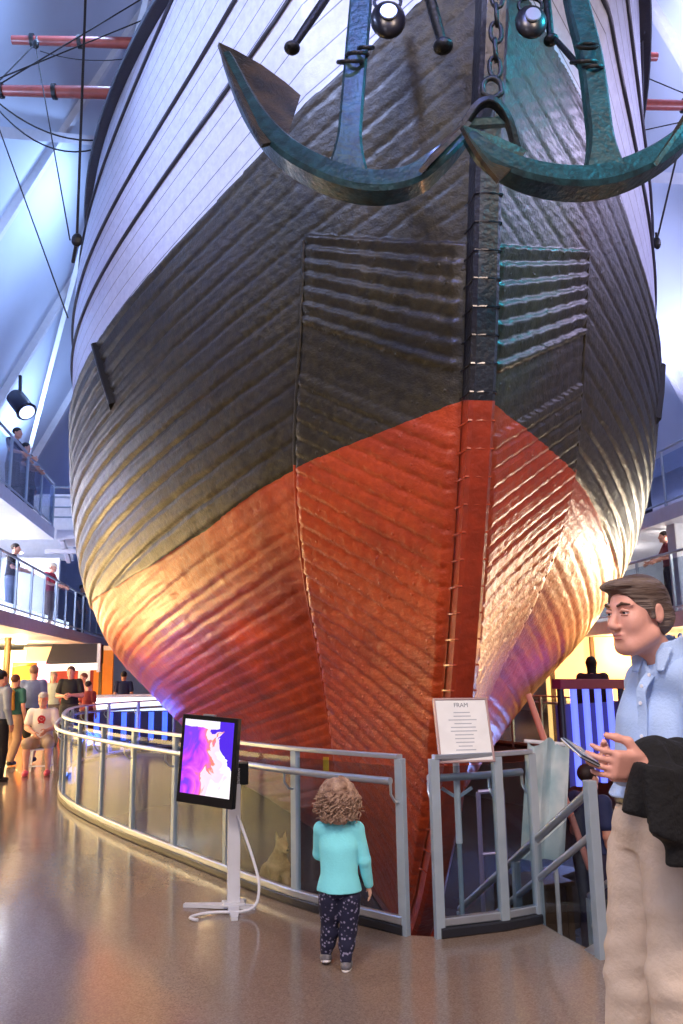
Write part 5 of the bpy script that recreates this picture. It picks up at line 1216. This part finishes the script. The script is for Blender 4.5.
# maroon topped barrier with blue tubes, right
bar_ = thing('lit_barrier', 'maroon topped barrier with blue glowing tubes at right behind the pit', 'barrier', at(588, 735, 12.0))
bx0, bx1 = at(556, 684, 11.6), at(628, 684, 12.6)
MB().bar(bx0, bx1, .16, .14, bev=.02).build('top_rail', mat('maroon_padding', '8c2c4c', .5), bar_)
for k in range(6):
    p = lerp(bx0, bx1, (k+.3)/6); z0 = .0
    MB().tube([Vector((p.x, p.y, z0)), Vector((p.x, p.y, p.z-.05))], .05, 8).build('blue_tube' if k not in (0, 5) else 'post', emis('blue_tube', '6a78ff', 1.3) if k not in (0, 5) else mat('dark_post', '28202e', .5), bar_, smooth=60)
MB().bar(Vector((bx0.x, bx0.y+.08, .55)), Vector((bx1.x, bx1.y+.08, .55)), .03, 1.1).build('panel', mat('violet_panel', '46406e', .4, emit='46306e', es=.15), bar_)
# round ceiling lamps under the balconies
dl = []
def downlight(a, l, z, h, e, label, grp, pw=0, r=.16):
    t = thing('ceiling_lamp', label, 'lamp', S(a, l, z-.06), grp)
    MB().lathe(S(a, l, z-.05), [(r, .05), (r, 0), (r*.9, -.01)], 16).build('rim', WHITEP, t, smooth=40); MB().lathe(S(a, l, z-.066), [(r*.85, 0), (r*.85, .006)], 16).build('diffuser', emis('lamp_%s' % h, h, e), t)
    if pw: light('POINT', S(a, l, z-.35), None, pw, h, .12)
def light(kind, loc, aim, energy, h, size=.5, spot=45, blend=.5, shape=None):
    l_ = bpy.data.lights.new('light', kind); l_.energy = energy; l_.color = hexc(h)
    if kind == 'AREA': l_.size = size; l_.shape = 'DISK'
    else: l_.shadow_soft_size = size
    if kind == 'SPOT': l_.spot_size = math.radians(spot); l_.spot_blend = blend
    o_ = bpy.data.objects.new('light', l_); C.objects.link(o_); o_.location = loc
    if aim is not None: o_.rotation_euler = (Vector(aim)-Vector(loc)).to_track_quat('-Z', 'Y').to_euler()
    return o_
for k, a in enumerate((5.5, 8.5, 11.5, 14.5, 18.0)): downlight(a, 7.6, 2.57, 'ffd9a0', 6, 'round warm lamp under the lower left balcony', 'warm lamps under the left balcony', 120); light('AREA', S(a, 7.3, 2.4), S(a+.5, 9.6, 1.2), 90, 'ffdca0', .5); light('AREA', S(a, 7.6, 1.9), S(a, 7.7, 2.6), 40, 'ffdca0', .5)  # area lights without fixtures added to brighten wall and soffit
for k, a in enumerate((8.5, 12.0, 15.5)): downlight(a, -7.2, 2.32, 'ffc48a', 6, 'round warm lamp under the lower right balcony', 'warm lamps under the right balcony', 200)
for k, a in enumerate((7.5, 9.5, 12.0, 15.0)): downlight(a, -6.9, 4.32, 'fff2dc', 6, 'small bright lamp under the upper right balcony', 'lamps under the upper right balcony', 50, .1)
for k, a in enumerate((6.0, 9.5, 13.0, 16.5)): downlight(a, 7.4, 4.87, 'fff0e4', 5, 'small bright lamp under the upper left balcony', 'lamps under the upper left balcony', 60, .1); light('AREA', S(a, 7.2, 4.5), S(a+.5, 9.8, 3.6), 170, 'f0f0ff', .5)  # extra unseen area light added to whiten the wall behind
for a in (9.0, 11.8, 14.6, 17.4):
    e = wallbox(a, 6.42, 3.02, 1.7, .08, .16, emis('skirting_glow', 'f4f6ff', 2.5), 'floor_light'); tag(e, 'low white light strip at the foot of the lower left balcony rail', 'light', 'light strips on the left balcony')

# ------------------------------------------------------------------ light of the hall
# blue wash on the roof, from the balcony fronts upward
for a in (3, 10, 17):
    light('SPOT', S(a, 7.6, 6.7), S(a+1, 5.2, 17), 2500, 'a4c4fa', .5, 100, 1)
    light('SPOT', S(a, -7.6, 6.7), S(a+1, -5.2, 17), 2000, 'bcc0f0', .5, 100, 1)
light('AREA', S(22, 0, 9), S(29, 0, 9), 500, '8fa0ff', 2)
for s_ in (1, -1):
    for a in (5, 12): light('AREA', S(a, s_*4.3, 12.2), S(a, s_*7.5, 10.4), 220, 'a0c0fa' if s_ > 0 else 'bcc0f4', 1.2)  # unseen lights added above the deck to brighten the upper roof
# unseen fill lights added high above and behind the visitors
light('AREA', (-2.5, -3.5, 8.5), (0, 4, 0), 600, 'ffeadc', 3.0)
light('AREA', (3.5, -2.0, 7.5), (1.0, 5, 3.0), 330, 'ffe2cc', 2.0)
light('AREA', (-1.5, -1.0, 3.6), (.6, 2.6, 1.2), 60, 'f0ecff', 1.0)
# violet-white wash over the port topsides (photo left)
light('SPOT', S(-2.5, 7.5, 9.5), S(1.2, 1.9, 7.5), 3000, 'b4c6ff', .3, 44, .9)
light('SPOT', S(1.0, 8.0, 7.5), S(3.6, 3.4, 5.0), 260, 'b9b4ff', .3, 60, .8)
# teal wash on starboard anchor and stem
light('SPOT', S(-3.0, -4.5, 8.6), S(-.6, -.9, 5.9), 2300, '38d8ff', .15, 28, .7)
light('SPOT', S(-3.5, 1.0, 8.2), S(-.5, .6, 6.0), 900, '8a9cff', .2, 44, .8)
light('SPOT', S(.5, -7.5, 8.5), S(2.0, -2.4, 6.5), 1100, 'd8ccff', .3, 50, .8)
# warm floods on the bilges from floor level both sides
light('SPOT', S(7.5, 6.0, .6), S(5.3, 3.6, 2.2), 620, 'ffd48a', .12, 46, .9)
light('SPOT', S(5.0, 6.0, 3.3), S(4.6, 3.6, 3.6), 170, 'd4d0ff', .15, 42, .9)
light('SPOT', S(6.0, -6.1, 2.3), S(4.6, -3.6, 2.9), 560, 'ffeed4', .12, 50, .9)
light('SPOT', S(3.0, -5.6, .5), S(2.6, -2.2, 1.8), 190, 'ffb070', .15, 70, .9)
light('SPOT', S(9.0, 4.8, -.6), S(6.5, 1.9, .6), 160, 'ffb84a', .1, 60, .9)
light('SPOT', S(7.2, 5.0, .2), S(4.9, 2.9, 1.5), 75, '4a58ff', .08, 24, .9)
light('SPOT', S(2.6, 4.0, .3), S(3.3, 2.1, 1.45), 130, 'ffc860', .05, 26, .8)
light('SPOT', (5.2, 5.9, 1.5), (1.2, 4.3, 0), 260, 'ffc890', .05, 50, .6)  # spot added to throw rail and leg shadows across the floor
# unseen lights added to brighten the dark pit and tint its rail blue
light('AREA', S(9, 3.2, -.2), S(9, 3.0, -1.3), 60, 'dfe0e0', .6)
light('AREA', S(6, -2.8, 0), S(5.5, -1.5, -1.3), 35, '8fa8ff', .6)
light('POINT', (-4.3, 17.2, .35), None, 60, '4a6cff', .15)
light('POINT', (-4.6, 14.2, .0), None, 25, '6f8cff', .15)
light('POINT', S(3.2, -2.6, .6), None, 60, 'b8c8ff', .2)

w = bpy.data.worlds.new('hall_ambient'); bpy.context.scene.world = w; w.use_nodes = True
w.node_tree.nodes['Background'].inputs[0].default_value = hexc('b4bcdc')+(1,); w.node_tree.nodes['Background'].inputs[1].default_value = .27
# ------------------------------------------------------------------ render look
sc = bpy.context.scene
sc.view_settings.view_transform = 'Standard'; sc.view_settings.look = 'None'; sc.view_settings.gamma = 1; sc.view_settings.use_curve_mapping = False
sc.view_settings.exposure = 0.16
sc.cycles.max_bounces = 6; sc.cycles.transparent_max_bounces = 16; sc.cycles.use_denoising = True
